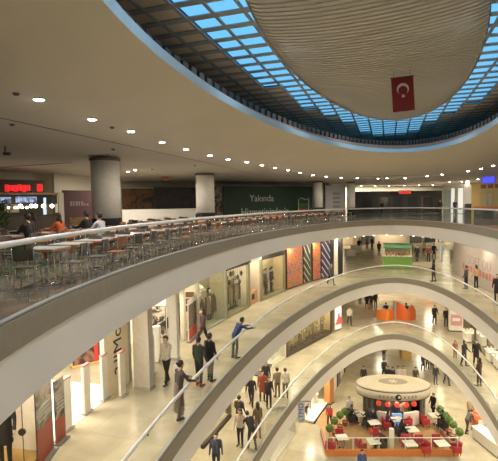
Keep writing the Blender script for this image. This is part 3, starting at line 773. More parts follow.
# near shop with mannequin and posters
M, L = bay(3, -60, 46, 3.1)
t = shop_window(M, L, 'bright clothes shop front in the bottom left corner with golden floor', WHITEP, WHITEP, WARMWHITE, depth=3.0, hh=.3, plinth=.06, pane=False, pm=GOLD, lamp=80)
p = at(6, 466, ZF[3] + .06); mannequin(p, 200, 'dark clothed mannequin in the bottom left corner shop, by the golden floor', (30, 28, 30), (36, 34, 38), 1.02, 'coat', z=.0)
rb = at(22, 432, ZF[3] + 1.2); t = empty('round_sign', rb, 'round black sign in the bottom left corner shop', 'sign'); b = MB(); b.lathe([(.085, -.02), (.085, .02)], 20, M=Matrix.Rotation(PI / 2, 4, 'X')); b.build('disc', BLACK, t); b = MB(); b.tube([(0, .03, -.9), (0, .03, 2.3)], .01, 6); b.build('cord', DARKMETAL, t)
POST_A = poster_mat('poster_man', [S(24, 22, 24), S(90, 88, 86), S(160, 150, 140), S(60, 56, 56)], 1.6)
POST_R = mat('poster_red', S(140, 48, 26), .4)
def banner(p0, p1, h, label, red=.40, blk=.0):
    M, L = frame2(p0, p1, ZF[3]); t = empty('banner_stand', M, label, 'banner stand')
    b = MB(); b.box(0, L, .012, .04, 0.05, h); bp = b.build('panel', DARKMETAL, t)
    b = MB(); b.box(0, L, 0, .012, h * red, h); b.build('picture', POST_A, bp)
    b = MB(); b.box(0, L, -.004, .012, .05, h * red); b.build('red_band', POST_R, bp)
    b = MB(); b.box(-.02, L + .02, -.12, .14, 0, .05); b.build('foot', GREYD, t)
    s = MB()
    for i in range(4): s.box(L * .12, L * .88, -.008, .0, h * red + .18 + i * .1, h * red + .23 + i * .1)
    s.build('printed_lines', GREYP, bp)
a_, b_ = at(39, 470, ZF[3]), at(54, 449, ZF[3]); banner(a_, b_, 2.3, 'tall poster stand with dark photograph and red foot, nearer of two by the corner shop')
a_, b_ = at(57, 446, ZF[3]), at(66, 437, ZF[3]); banner(a_, b_, 1.75, 'narrow poster stand with orange red foot, further of the two by the corner shop')
# open white store with security gates
M, L = bay(3, 50, 103, 3.2); LM = lampin
for f in (.15, .5, .85): LM(M, L * f, 2.2, HCL - .1, .6, 140, (1, .92, .78))
fl_ = MB(); fl_.box(-.3, L + 1.3, .05, 3.38, .004, .012); struct(fl_.build('floor_white', mat('white_store_floor', (.82, .78, .70), .3), M=M))
wb = MB(); wb.box(-.5, L + 1.5, 3.4, 3.5, 0, HCL - .02, ); struct(wb.build('wall_back', mat('bright_white_wall', (.90, .87, .80), .6), M=M))
Mp, Lp = frame2(at(74, 368, ZF[3]), at(100, 362, ZF[3]), ZF[3]); t = board('display_poster', Mp, 0, Lp, .06, 1.0, poster_mat('poster_woman', [S(22, 16, 16), S(60, 40, 36), S(150, 110, 90), S(30, 22, 22)], 1.3), 'low poster of a dark haired figure with red strip in the gated white store', 'poster', 0, .2)
b = MB(); b.box(Lp * .5 - .22, Lp * .5 - .06, -.012, 0, .02, .9); b.build('red_strip', REDP, t)
b = MB(); b.box(-Lp * .5 - .1, Lp * .5 + .04, -.12, .25, -.06, .02); b.build('gold_base', GOLD, t)
for x, y, lab in ((68, 430, 'nearest of the four white security gates with red tops'), (87, 413, 'second nearest of the four white security gates with red tops'), (105, 400, 'third nearest of the four white security gates with red tops'), (122.5, 396, 'furthest of the four white red-topped security gates, before the lettering')):
    p = at(x, y, ZF[3]); i = left_i(3, x, 3.25); A, Bq = cpt(3, i, 3.25), cpt(3, i + 1, 3.25); Mg, _ = frame2(p, (p.x + Bq.x - A.x, p.y + Bq.y - A.y), ZF[3])
    t = empty('security_gate', Mg, lab + ' on the third floor', 'security gate', 'security gates of the white store')
    b = MB(); b.box(-.16, .16, -.05, .05, .06, 1.5); bp = b.build('pedestal', WHITEP, t, bevel=.02)
    b = MB(); b.box(-.165, .165, -.055, .055, 1.5, 1.56); b.build('red_cap', PINKP, bp)
    b = MB(); b.box(-.13, .13, -.056, -.05, .12, 1.44); b.build('inset_panel', mat('gate_inset', (.60, .50, .44), .4), bp)
    b = MB(); b.box(-.03, .03, -.062, -.056, .45, .85); b.build('printed_mark', GREYP, bp)
    b = MB(); b.box(-.2, .2, -.09, .09, 0, .06); b.build('foot', GREYP, t)
# lettered panel and pillar
M, L = bay(3, 106, 130, 3.25)
t = empty('wall_sign', M, 'cream wall panel with black vertical lettering beside the square pillar', 'wall sign')
b = MB(); b.box(0, L, 0, .15, 0, HCL - .02); t_ = t; t = b.build('panel', CREAM, t_)
text('lettering', 'llMoo', .70, BLACK, t, Matrix.Translation((L * .52, -.01, 1.83)) @ UPRIGHT @ Matrix.Rotation(PI / 2, 4, 'Z'), .006)
text('lettering', '2', .62, BLACK, t, Matrix.Translation((L * .52, -.01, .75)) @ UPRIGHT @ Matrix.Rotation(PI / 2, 4, 'Z'), .006)
b = MB(); b.box(L - .05, L + .05, -.05, .2, 0, HCL - .02); b.build('dark_edge', GREYP, t_)
pillar(3, 136.5, .34, .62, 'broad square grey pillar beside the cream lettered panel on the third floor')
# small white shop with black and white poster: a wall facing the viewpoint closes it
def camM(lv, x0, x1, Y):
    A, Bq = at_depth(x0, 300, Y), at_depth(x1, 300, Y); return frame2(A, Bq, ZF[lv])
def z3(px, py, Y): return at_depth(px, py, Y).z - ZF[3]
M, L = camM(3, 128, 170, 19.6); struct(MB().box(0, L, 0, .15, 0, HCL - .02).build('wall_back', WARMWHITE, M=M))
for f in (.3, .7): LM(M, L * f, -1.6, HCL - .1, .5, 75)
M, L = camM(3, 146, 165.5, 19.3); BW = poster_mat('poster_bw', [S(18, 14, 14), S(26, 20, 20), S(200, 184, 168), S(24, 20, 20)], 2.0)
board('graphic_poster', M, 0, L, z3(155, 338, 19.3), z3(155, 306, 19.3), BW, 'black poster with pale figures hanging in the small white shop past the square pillar', 'poster', 0)
for x, y, lab in ((151, 374, 'white gate post left of the person in pale grey shirt'), (157.5, 362, 'white gate post directly behind the person in pale grey shirt')):
    p = at(x, y, ZF[3]); t = empty('security_gate', p, lab, 'security gate'); b = MB(); b.box(-.14, .14, -.14, .14, .05, 1.5); b.build('pedestal', WHITEP, t, bevel=.02); b = MB(); b.box(-.18, .18, -.18, .18, 0, .05); b.build('foot', GREYP, t)
pillar(3, 168, .22, .5, 'square white pillar between the small white shop and the arched doorway', 3.0, WHITEP)
i = left_i(3, 171, 2.9); p = cpt(3, i, 2.9); Mq, _ = frame2(p, cpt(3, i + .3, 2.9), ZF[3]); board('notice', Mq, -.22, .22, 1.35, 1.8, BLACK, 'square black notice on the white pillar before the arched doorway', 'notice', -.03, .03)
# arched doorway
M, L = bay(3, 177, 186, 3.5)
t = empty('arched_doorway', M, 'pale arched doorway left of the shelves with brown panels', 'doorway')
arch = [(0, 0), (0, HCL - .05), (L, HCL - .05), (L, 0), (L * .8, 0)] + [(L * .5 + L * .3 * math.cos(a), 2.1 + L * .35 * math.sin(a)) for a in [PI * k / 12 for k in range(13)]] + [(L * .2, 0)]
b = MB(); b.prism(arch, 0, .2, Matrix.Rotation(PI / 2, 4, 'X') @ Matrix.Translation((0, 0, -.2))); b.build('surround', WARMWHITE, t)
b = MB(); b.box(L * .2, L * .8, 1.4, 1.45, 0, 2.8); b.build('recess', BEIGE, t)
LM(M, L * .5, .8, HCL - .15, .3, 50)
# brown sign boards + banner
M, L = camM(3, 184.5, 195, 21.2); t = empty('sign_backing', M, 'cream wall piece carrying three brown sign boards left of the lamp window', 'wall piece'); MB().box(0, L, .05, .3, .1, HCL - .02).build('panel', CREAM, t); MB().box(0, L, .03, .32, 0, .1).build('skirting', GREYP, t)
for k, (ya, yb) in enumerate(((312, 306), (304.5, 299), (297.5, 292.5))): board('brown_sign', M, .06, L - .06, z3(190, ya, 21.1), z3(190, yb, 21.1), mat('brown_sign', (.16, .07, .035), .6), ['lowest', 'middle', 'topmost'][k] + ' of three brown sign boards above the tall banner', 'sign board', -.02, .05, group='brown sign boards')
a_, b_ = at(189, 343, ZF[3]), at(198, 334, ZF[3]); M, L = frame2(a_, b_, ZF[3]); t = empty('roll_banner', M, 'tall roll banner with dark picture and red foot beside the lamp window', 'banner')
b = MB(); b.box(0, L, .012, .03, .05, 2.0); b.build('panel', WHITEP, t); b = MB(); b.box(.08, L - .04, 0, .012, .62, 1.75); b.build('picture', poster_mat('poster_blue', [S(40, 44, 84), S(36, 34, 44), S(120, 90, 70), S(30, 30, 50)], 2.4), t); b = MB(); b.box(.08, L - .04, 0, .012, .1, .6); b.build('red_band', REDP, t); b = MB(); b.box(-.03, L + .03, -.1, .1, 0, .05); b.build('foot', GREYD, t)
# lamp window
M, L = bay(3, 199, 226.5, 3.2)
shop_window(M, L, 'tall glazed shop window with a glowing hanging lamp, behind the walking long-haired person', BEIGE, mat('green_grey_frame', (.36, .35, .27), .6), mat('olive_wall', (.42, .37, .25), .7), depth=1.0, hh=.5, plinth=.1, lamp=30)
p = M @ Vector((L * .30, .40, 2.05)); t = empty('pendant_lamp', p, 'glowing hanging lamp in the olive shop window', 'lamp'); b = MB(); b.lathe([(.0, .28), (.05, .26), (.30, .0), (.27, .0), (.03, .22)], 18); b.build('lamp_shade', WHITEP, t, True); b = MB(); b.ball((0, 0, .05), .12); b.build('bulb', LAMPW, t, True); b = MB(); b.tube([(0, 0, .27), (0, 0, 1.3)], .01, 6); b.build('cord', DARKMETAL, t)
for k, (f, c, nm) in enumerate(((.42, (120, 104, 80), 'tan'), (.78, (60, 56, 50), 'charcoal'))):
    p = M @ Vector((L * f, .7, .1)); mannequin(p, M.to_euler().z * 57.3 + 190, nm + ' dressed mannequin in the olive shop window with the hanging lamp', c, (80, 70, 58), 1.0, ['coat', 'stand_long'][k])
CL1 = [cloth(c) for c in ((70, 56, 44), (150, 130, 100), (40, 40, 40), (120, 96, 70), (176, 160, 130), (60, 60, 50))]
rail_with(M, L * .30, .42, .1, L * .5, [CL1[i % 6] for i in range(7)], 'brown and beige garment on the rail in the olive shop window', 'clothes in the olive shop window')
# black headed window with clothes
M, L = bay(3, 227, 249, 3.2)
shop_window(M, L, 'black headed shop window crowded with clothes and hanging ornaments', BLACK, mat('olive_frame', (.30, .27, .16), .5), CREAM, depth=.95, hh=.85, plinth=.15, lamp=70)
rail_with(M, .3, .40, .15, L - .7, [CL1[(i * 2 + 1) % 6] for i in range(9)], 'dark or beige garment on the rail in the black headed window', 'clothes in the black headed window', 1.0, 1.5)
for k in range(10):
    x, z = .35 + (L - .7) * ((k * .37) % 1), 1.75 + .16 * (k % 5); p = M @ Vector((x, .28, z))
    t = empty('hanging_ornament', p, 'leaf shaped ornament hanging inside the black headed shop window', 'ornament', 'ornaments in the black headed window'); b = MB(); b.lathe([(.0, -.22), (.09, -.08), (.07, .08), (.0, .16)], 10, sy=.4); b.build('ornament_body', CL1[k % 3], t, True); b = MB(); b.tube([(0, 0, .15), (0, 0, HCL - .10 - z)], .006, 5); b.build('cord', DARKMETAL, t)
for k, (f, c, nm) in enumerate(((.30, (58, 50, 44), 'brown'), (.52, (178, 160, 130), 'cream'), (.74, (92, 80, 62), 'olive'))):
    p = M @ Vector((L * f, .62, .15)); mannequin(p, M.to_euler().z * 57.3 + 190, nm + ' dressed mannequin in the black headed window with hanging ornaments', c, (70, 60, 50), 1.0, ['stand', 'coat', 'stand_long'][k])
# entrance with pale sign
M, L = bay(3, 249.6, 262, 3.2)
shop_window(M, L, 'cream shop entrance under a small white sign', BLACK, mat('olive_frame', (.3, .27, .16)), CREAM, depth=1.6, hh=.75, plinth=0, pane=False, lamp=70, cat='shop entrance')
t = board('shop_sign', M, .1, L - .1, HCL - .78, HCL - .46, emis('sign_white', (.85, .80, .76), .6), 'small white sign with grey lettering over the cream shop entrance', 'sign', -.08, .05)
p = M @ Vector((.35, .5, 0)); mannequin(p, M.to_euler().z * 57.3 + 180, 'dark dressed mannequin at the left side of the cream shop entrance', (28, 26, 30), (34, 30, 34), 1.05, 'coat')
t = empty('counter', M @ Matrix.Translation((L * .5, .2, 0)), 'low orange counter with square black mark in the cream shop entrance', 'counter'); b = MB(); b.box(-L * .34, L * .34, 0, .5, 0, .85); b.build('counter_body', mat('counter_orange', (.72, .42, .22), .5), t, bevel=.02); b = MB(); b.box(-.2, .2, -.012, 0, .3, .65); b.build('black_mark', BLACK, t)
t = empty('low_rail', M @ Matrix.Translation((L * .5, .75, 0)), 'thin dark railing standing behind the low orange counter', 'railing'); b = MB()
for k in range(5): b.tube([(-L * .34 + L * .17 * k, 0, 0), (-L * .34 + L * .17 * k, 0, 1.6)], .012, 6)
b.build('balusters', DARKMETAL, t); b = MB(); b.tube([(-L * .36, 0, 1.6), (L * .36, 0, 1.6)], .02); b.build('top_bar', DARKMETAL, t)
# mannequin window
M, L = bay(3, 262.5, 285, 3.2)
shop_window(M, L, 'black headed shop window with a cluster of mannequins before a cream wall', BLACK, mat('olive_frame', (.3, .27, .16)), mat('honey_wall', (.72, .56, .32), .7), depth=.9, hh=.85, plinth=.2, lamp=70)
for k, (fx, fy, c, lab) in enumerate([(.28, .40, (60, 56, 60), 'grey topped mannequin at the left of the cluster before the cream wall'), (.42, .5, (190, 184, 176), 'white topped mannequin second from the left before the cream wall'), (.56, .36, (40, 42, 60), 'navy topped mannequin in the middle before the cream wall'), (.68, .5, (96, 90, 88), 'mid grey topped mannequin right of the navy one before the cream wall')]):
    p = M @ Vector((L * fx, fy, .2)); mannequin(p, M.to_euler().z * 57.3 + 180 + 20 * (k - 1), lab, c, (50, 48, 54), .98, 'stand')
# colourful posters
cols_ = [('orange', [S(40, 110, 160), S(206, 124, 40), S(200, 80, 40), S(206, 132, 50), S(90, 70, 130), S(210, 130, 40), S(80, 140, 110)], 'orange poster with blue and red shapes', 287, 303), ('bw', [S(30, 30, 30), S(200, 196, 180), S(70, 84, 60), S(24, 24, 26)], 'black and white patterned poster', 303.5, 311),
         ('purple', [S(110, 60, 120), S(206, 120, 50), S(150, 60, 80), S(200, 124, 50), S(90, 130, 80), S(196, 110, 60)], 'purple and orange poster', 312.5, 321), ('stripe', [S(40, 44, 110), S(210, 200, 190), S(50, 40, 90), S(24, 22, 30)], 'blue poster with pale diagonal stripes', 321.5, 331)]
for nm, cs, lab, x0, x1 in cols_:
    M, L = bay(3, x0, x1, 3.2); board('poster', M, .04, L - .04, .12, HCL - .08, poster_mat('print_' + nm, cs, 1.25 if nm not in ('stripe', 'bw') else .5, 'wave' if nm in ('stripe', 'bw') else 'blobs', dist=2.5 if nm != 'stripe' else 1), lab + ' in the row past the mannequin window', 'poster', 0, .12, frame=BLACK, group=None)
    LMp = lampin(M, L / 2, -1.0, HCL - .08, .3, 22)
for x0, x1, m, lab in ((331.2, 334, BLACK, 'narrow black shop pier after the blue striped poster'), (334.3, 338, WARMWHITE, 'narrow white display bay after the black shop pier'), (338.3, 343, BLACK, 'dark shop pier at the far end of the poster row')):
    M, L = bay(3, x0, x1, 3.2); t = empty('shop_pier', M, lab, 'shop pier'); b = MB(); b.box(0, L, 0, .4, .14, HCL - .02); b.build('panel', m, t); b = MB(); b.box(-.01, L + .01, -.02, .42, 0, .14); b.build('skirting', GREYD, t)
# ---------------- third floor, far concourse
def farM(x0, y0, x1, y1, lv): A, Bq = at(x0, y0, ZF[lv]), at(x1, y1, ZF[lv]); return frame2(A, Bq, ZF[lv])
AX = Vector((math.sin(-ETH), math.cos(ETH))).normalized()      # long axis
def wall_far(lv, Yc, m, x0, x1, h):
    A = at_depth(x0, 250, Yc - 4); Bq = at_depth(x1, 250, Yc + 0); M, L = frame2(A, Bq, ZF[lv]); b = MB(); b.box(0, L, 0, .2, 0, h); struct(b.build('wall_far', m, M=M)); return M, L
M, L = wall_far(3, 68, mat('far_wall', (.62, .52, .38), .7), 300, 470, HCL)
for x0, x1, m, lab, z1 in ((.10, .16, BLACK, 'dark doorway panel at the far left end of the third floor concourse', 2.6), (.20, .30, BEIGE, 'tan shop front at the far left of the third floor concourse', 2.8), (.345, .42, GREYD, 'dark grey shop panel left of the green kiosk', 3.0), (.63, .70, GREYD, 'dark grey shop panel right of the green kiosk', 3.2), (.72, .78, BLACK, 'black shop panel at the far right of the concourse, above the standing people', 3.1), (.80, .84, mat('pale_blue', (.42, .48, .56)), 'pale blue lit shop panel at the far right of the concourse', 3.2)):
    board('shopfront', M, L * x0, L * x1, .05, z1, m, lab, 'shop front', -.3, .25)
for f in (.2, .5, .8): lampin(M, L * f, -2, HCL - .1, .8, 260)
# green kiosk
kp = at(397, 267, ZF[3]); t = empty('kiosk', TR(kp.x, kp.y, ZF[3], -.3), 'lime green snack kiosk with a green roof band on the far third floor', 'kiosk')
kw = 1.32
b = MB(); b.box(-kw, kw, -1.0, -.2, 0, 1.15); b.build('counter', GREENP, t, bevel=.05)
b = MB(); b.box(-kw - .05, kw + .05, -1.1, -.1, 1.15, 1.22); b.build('countertop', WHITEP, t)
b = MB(); b.box(-kw, kw, -1.05, .9, 1.95, 2.30); b.build('roof_band', mat('green_band', (.13, .40, .22), .5), t, bevel=.04)
b = MB(); b.box(-kw * .9, kw * .9, .55, .62, 1.2, 1.95); b.build('back_shelf', BEIGE, t)
for s in (-1, 1): b = MB(); b.box(s * kw * .93 - .05, s * kw * .93 + .05, -.95, -.85, 1.2, 1.97); b.build('post', WHITEP, t)
for k in range(7):
    p = kp + Vector((-1.2 + .4 * k, .35, 1.22)); q = empty('snack_jar', TR(p.x, p.y - .9, ZF[3] + 1.22), 'small jar of snacks on the green kiosk counter', 'jar', 'jars on the green kiosk'); b = MB(); b.lathe([(.09, 0), (.10, .18), (.07, .24)], 10); b.build('jar_body', [REDP, ORANGE, GOLD][k % 3], q, True); b = MB(); b.lathe([(.075, .24), (.075, .29)], 10); b.build('lid', WHITEP, q)
# white cafe items left far
for k, (x, y) in enumerate([(350, 256), (356, 252)]):
    p = at(x, y, ZF[3]); t = empty('display_plinth', p, ['nearer', 'further'][k] + ' white display plinth at the far left of the third floor concourse', 'plinth'); b = MB(); b.box(-.6, .6, -.4, .4, 0, .8); b.build('plinth_body', WHITEP, t, bevel=.03); b = MB(); b.box(-.65, .65, -.45, .45, .8, .86); b.build('plinth_top', BEIGE, t)
# right: white hoarding with lettering
M, L = farM(454, 273, 522, 309, 3)
t = empty('hoarding', M, 'long white hoarding with pink and red lettering along the right of the third floor', 'hoarding')
b = MB(); b.box(0, L, 0, .12, .08, HCL - .02); th_ = b.build('board', mat('hoarding_white', (.46, .40, .385), .6), t); b = MB(); b.box(0, L, -.02, .14, 0, .08); b.build('skirting', GREYP, t)
text('lettering', 'SOFT OU', 1.0, mat('hoarding_pink', (.36, .27, .29), .6), th_, Matrix.Translation((L * .46, -.015, 1.72)) @ UPRIGHT, .006, sx=1.15)
for k in range(11):
    if k == 5: continue
    hb_ = .42 if k % 3 else .50; MB().box(L * .18 + L * .048 * k, L * .18 + L * .048 * k + L * .032, -.014, 0, .78, .78 + hb_).build('red_letter', mat('hoarding_red', (.46, .15, .12), .6), th_)
for f in (.2, .5, .8): lampin(M, L * f, -1.5, HCL - .08, .4, 10)
# glass shop at left end of hoarding
M, L = farM(441, 262, 453.5, 271, 3)
shop_window(M, L, 'small glazed shop front with mint green light and dark figures left of the white hoarding', WHITEP, GREYP, mat('mint_wall', (.45, .60, .52), .6), depth=1.6, hh=.5, plinth=0, pane=True, lamp=60)
for k in range(3):
    p = M @ Vector((L * (.25 + .25 * k), .8, 0)); mannequin(p, 170, ['left', 'middle', 'right'][k] + ' dark dressed mannequin in the mint lit shop front', (36, 36, 40), (32, 32, 36), 1.0, 'coat')

# ---------------- second floor
LVM = 2
# bright white shop with low black tables
M, L = bay(2, 232, 270, 3.2)
shop_window(M, L, 'wide white open shop behind the chatting group on the second floor', WHITEP, WHITEP, WARMWHITE, depth=3.2, hh=.25, plinth=0, pane=False, lamp=110, cat='shop front')
for k, (x, y) in enumerate([(247.5, 383), (258.5, 373.5), (266, 366)]):
    p = at(x, y, ZF[2] + .7); t = empty('display_table', TR(p.x, p.y, ZF[2], M.to_euler().z), ['nearest', 'middle', 'furthest'][k] + ' small table with black top in the white open shop', 'table'); b = MB(); b.box(-.35, .35, -.28, .28, .66, .74); b.build('tabletop', BLACK, t)
    for sx in (-1, 1):
        for sy in (-1, 1): b = MB(); b.box(sx * .31 - .02, sx * .31 + .02, sy * .24 - .02, sy * .24 + .02, 0, .66); b.build('leg', WHITEP, t)
# glare window with dark sill at the near end
M, L = bay(2, 203, 231, 2.5)
t = empty('shop_window', M, 'low shop window with dark frame just left of the chatting group on the second floor', 'shop window')
b = MB(); b.box(0, L, -.05, .12, 0, .16); b.build('dark_sill', mat('maroon_sill', (.02, .008, .007), .7), t); b = MB(); b.box(L - .12, L, -.05, .25, .22, HCL - .02); b.build('dark_post', mat('bronze_post', (.12, .08, .05), .5), t)
b = MB(); b.box(0, L - .12, .06, .075, .22, HCL - .02); b.build('pane', SHOPGLASS, t); b = MB(); b.box(0, L, 1.4, 1.45, 0, HCL - .02); b.build('back_panel', CREAM, t)
b = MB(); b.box(L * .35, L * .80, .5, .54, .35, .60); b.build('glare_strip', emis('glare_glow', (1, .92, .8), 2.5), t); lampin(M, L * .5, .7, HCL - .1, .3, 50)  # white glare on the window made as a glowing strip
# white shop doors
M, L = bay(2, 270.5, 286, 3.2)
shop_window(M, L, 'white shop front with pale doors left of the beige mannequin window', WHITEP, WHITEP, WHITEP, depth=.5, hh=.4, plinth=.1, pane=True, lamp=0, cat='shop front')
lampin(M, L / 2, -.8, HCL - .08, .3, 40)
# beige mannequin window
M, L = bay(2, 287, 332, 3.1)
shop_window(M, L, 'long beige shop window with a row of dressed mannequins and a dark sill', mat('brown_frame', (.05, .03, .02), .5), mat('brown_frame', (.05, .03, .02)), mat('beige_back', (.66, .52, .30), .7), depth=.95, hh=.15, plinth=.25, pm=mat('brown_frame', (.05, .03, .02)), lamp=110)
tones = [(170, 140, 92, 'tan'), (200, 180, 136, 'cream'), (140, 112, 72, 'brown'), (184, 158, 110, 'sand'), (128, 104, 70, 'dark brown'), (192, 170, 128, 'pale khaki'), (160, 136, 96, 'khaki')]
for k, (r, g, b_, nm) in enumerate(tones):
    p = M @ Vector((L * (.09 + .125 * k), .36 + .14 * (k % 2), .25)); mannequin(p, M.to_euler().z * 57.3 + 180 + 12 * ((k * 5) % 4 - 1.5), nm + ' dressed mannequin in the long beige window, number %s from its near end' % ['one', 'two', 'three', 'four', 'five', 'six', 'seven'][k], (r, g, b_), (int(r * .8), int(g * .8), int(b_ * .8)), 1.22, ['stand', 'coat', 'stand_long'][k % 3])
    if k % 2 == 0: board('display_screen', M, L * (.11 + .125 * k), L * (.17 + .125 * k), .6, 2.4, BEIGE, 'pale beige screen behind the %s dressed mannequin in the long beige window' % nm, 'screen', .85, .05)
# white poster with red figure
M, L = bay(2, 333, 343.5, 3.2)
t = board('light_poster', M, .3, L - .3, .15, 2.9, emis('poster_glow', (.85, .78, .72), .5), 'white lit poster with a red shape right of the beige window', 'poster', 0, .1, frame=WHITEP)
b = MB(); b.prism([(-.5, 0), (.5, 0), (.3, .5), (.1, .7), (.05, 1.0), (-.1, 1.0), (-.2, .6)], 0, .02, Matrix.Translation((.1, -.012, .45)) @ UPRIGHT); b.build('red_figure', mat('red_print', (.66, .10, .12), .5), t)
lampin(M, L / 2, -1, HCL - .08, .3, 50)
# far wall of the second floor
M, L = wall_far(2, 56, mat('far_wall2', (.58, .46, .32), .7), 330, 520, HCL)
for f in (.2, .45, .7): lampin(M, L * f, -2.5, HCL - .1, .8, 260)
for x0, x1, m, lab in ((.02, .12, GREYD, 'dark shop front panel at the far left of the second floor'), (.16, .22, mat('rust', (.35, .12, .05)), 'rust coloured shop panel at the far end of the second floor'), (.47, .52, ORANGE, 'orange red shop panel at the far end of the second floor')):
    board('shopfront', M, L * x0, L * x1, .05, 3.0, m, lab, 'shop front', -.3, .25)
# orange curved sofa
sp_ = at(395.5, 319, ZF[2]); ORS = mat('sofa_orange', (.80, .20, .03), .5); ORD = mat('sofa_orange_deep', (.70, .13, .03), .5)
t = empty('sofa', TR(sp_.x, sp_.y, ZF[2], -.15), 'sculptural orange sofa of two curved shells in the middle of the second floor', 'sofa')
def wavewall(x0, x1, hf, depth, curve, n=16, y0=0):
    b = MB(); vs = []
    for i in range(n + 1):
        f = i / n; x = x0 + (x1 - x0) * f; y = y0 - curve * math.sin(PI * f); h = hf(f)
        vs += [(x, y, 0), (x, y, h), (x, y + depth, h), (x, y + depth, 0)]
    fs = []
    for i in range(n):
        for j in range(4): fs.append((4 * i + j, 4 * i + (j + 1) % 4, 4 * i + 4 + (j + 1) % 4, 4 * i + 4 + j))
    b.add(vs, fs + [(3, 2, 1, 0), (4 * n, 4 * n + 1, 4 * n + 2, 4 * n + 3)]); return b
wavewall(-1.75, -.05, lambda f: .30 + .72 * math.sin(PI * min(1, .12 + f * .75)) ** .6, .5, .7).build('low_shell', ORS, t)
wavewall(.05, 1.85, lambda f: 1.62 - .55 * math.exp(-((f - .55) / .16) ** 2) - .15 * f - 1.0 * max(0, f - .82) ** 1.2 * 5, .5, .6).build('high_shell', ORD, t)
b = MB(); b.box(-1.55, 1.6, .5, 1.2, 0, .45); b.build('seat', ORS, t, bevel=.05)
b = MB(); b.box(-.09, .05, -.1, .6, 0, 1.7); b.build('grey_divider', GREYP, t)
for dx, lab, c in ((-.75, 'person in black sitting on the orange sofa, left of its divider', (30, 30, 34)), (1.15, 'person in dark grey sitting on the orange sofa, at its right end', (56, 56, 66))):
    p = t.matrix_world @ Vector((dx, .72, 0)); person('sit', Vector((p.x, p.y, ZF[2])), 0, lab, c, (30, 30, 34))
# striped floor band of the far concourse
ST = MB(); Ms = TR(sp_.x, sp_.y, ZF[2] + .006, -.30)
for k in range(9): ST.box(-7, 7, -3.0 + k * .75, -2.80 + k * .75, 0, .004, Ms)
struct(ST.build('floor_stripes', mat('floor_stripe', (.42, .35, .26), .2)))
# notice stand
p = at(455.5, 331, ZF[2]); t = empty('notice_stand', TR(p.x, p.y, ZF[2], -.25), 'white stand with a large red notice on the right side of the second floor', 'notice stand')
b = MB(); b.box(-.55, .55, -.25, .25, .1, 1.9); b.build('stand_body', WHITEP, t, bevel=.03); b = MB(); b.box(-.45, .45, -.27, -.25, .55, 1.5); b.build('red_notice', PINKP, t); b = MB(); b.box(-.6, .6, -.3, .3, 0, .1); b.build('foot', GREYD, t)
b = MB(); b.box(-.3, .3, -.276, -.27, .95, 1.2); b.build('pale_mark', WHITEP, t)
# right side display shop
M, L = farM(457, 322, 472, 332, 2); t = empty('shopfront', M, 'olive grey shop wall right of the stand with the red notice', 'shop front'); b = MB(); b.box(0, L, 0, .15, 0, HCL - .02); b.build('panel', mat('olive_grey', (.30, .28, .20), .6), t); b = MB(); b.box(L - .12, L + .06, -.06, .2, 0, HCL - .02); b.build('post', mat('bronze', (.07, .05, .03), .5), t)
M, L = farM(474, 345, 530, 402, 2)
shop_window(M, L, 'glazed shop with white display tables at the right edge of the second floor', BEIGE, mat('bronze', (.07, .05, .03)), CREAM, depth=4.5, hh=.4, plinth=.12, pane=True, lamp=110)
lampin(M, L * .2, 3, HCL - .1, .4, 120)
_sw = [x for x in bpy.data.objects if x.get('label', '').startswith('glazed shop with white display')][0]; b = MB(); b.box(L * .30 - .06, L * .30 + .06, -.04, .05, 0, HCL - .4); b.build('mullion', mat('bronze', (.07, .05, .03)), _sw)
for k, (x, y) in enumerate(((467, 340), (475, 340), (483, 344), (491, 360), (499, 367))):
    p = at(x, y, ZF[2] + .12); t = empty('display_table', TR(p.x, p.y, ZF[2] + .12, M.to_euler().z), ['first', 'second', 'third', 'fourth', 'fifth'][k] + ' white display table from the far end of the glazed shop at the right edge', 'table'); b = MB(); b.box(-.5, .5, -.3, .3, .62, .70); b.build('tabletop', WHITEP, t, bevel=.02)
    b = MB(); b.box(-.42, .42, -.22, .22, 0, .62); b.build('table_body', WHITEP, t)
    for q in range(3):
        pp = p + Vector((-.25 + .25 * q, 0, 0)); pp.z = ZF[2] + .82; s = empty('ornament', pp, 'small pale ornament on the display tables at the right edge', 'ornament', 'ornaments on the white display tables'); b = MB(); b.lathe([(.06, 0), (.09, .08), (.03, .2), (.05, .26)], 10); b.build('ornament_body', WHITEP, s, True)

# ---------------- ground floor shops at the left
M, L = bay(1, 240, 296, 1.9)
shop_window(M, L, 'pale glazed shop front on the ground floor, below the chatting group', FASC, PILLAR, mat('pale_back', (.58, .52, .46), .7), depth=3.0, hh=.4, plinth=.08, lamp=70)
for k, f in enumerate((.62, .80)):
    p = M @ Vector((L * f, .8, .08)); t = empty('shoe_plinth', TR(p.x, p.y, .08, M.to_euler().z), ['nearer', 'further'][k] + ' white plinth with dark shoe in the pale ground floor window', 'plinth'); b = MB(); b.box(-.3, .3, -.2, .2, 0, .6); b.build('plinth_body', WHITEP, t)
    s = empty('shoe', TR(p.x, p.y, .68, .6), 'dark shoe on the ' + ['nearer', 'further'][k] + ' white plinth of the pale ground floor window', 'shoe'); b = MB(); b.prism([(-.14, -.05), (.10, -.055), (.16, 0), (.10, .055), (-.14, .05)], 0, .07); b.build('sole', BLACK, s); b = MB(); b.box(-.13, .03, -.045, .045, .07, .15); b.build('upper', BLACK, s, bevel=.02)
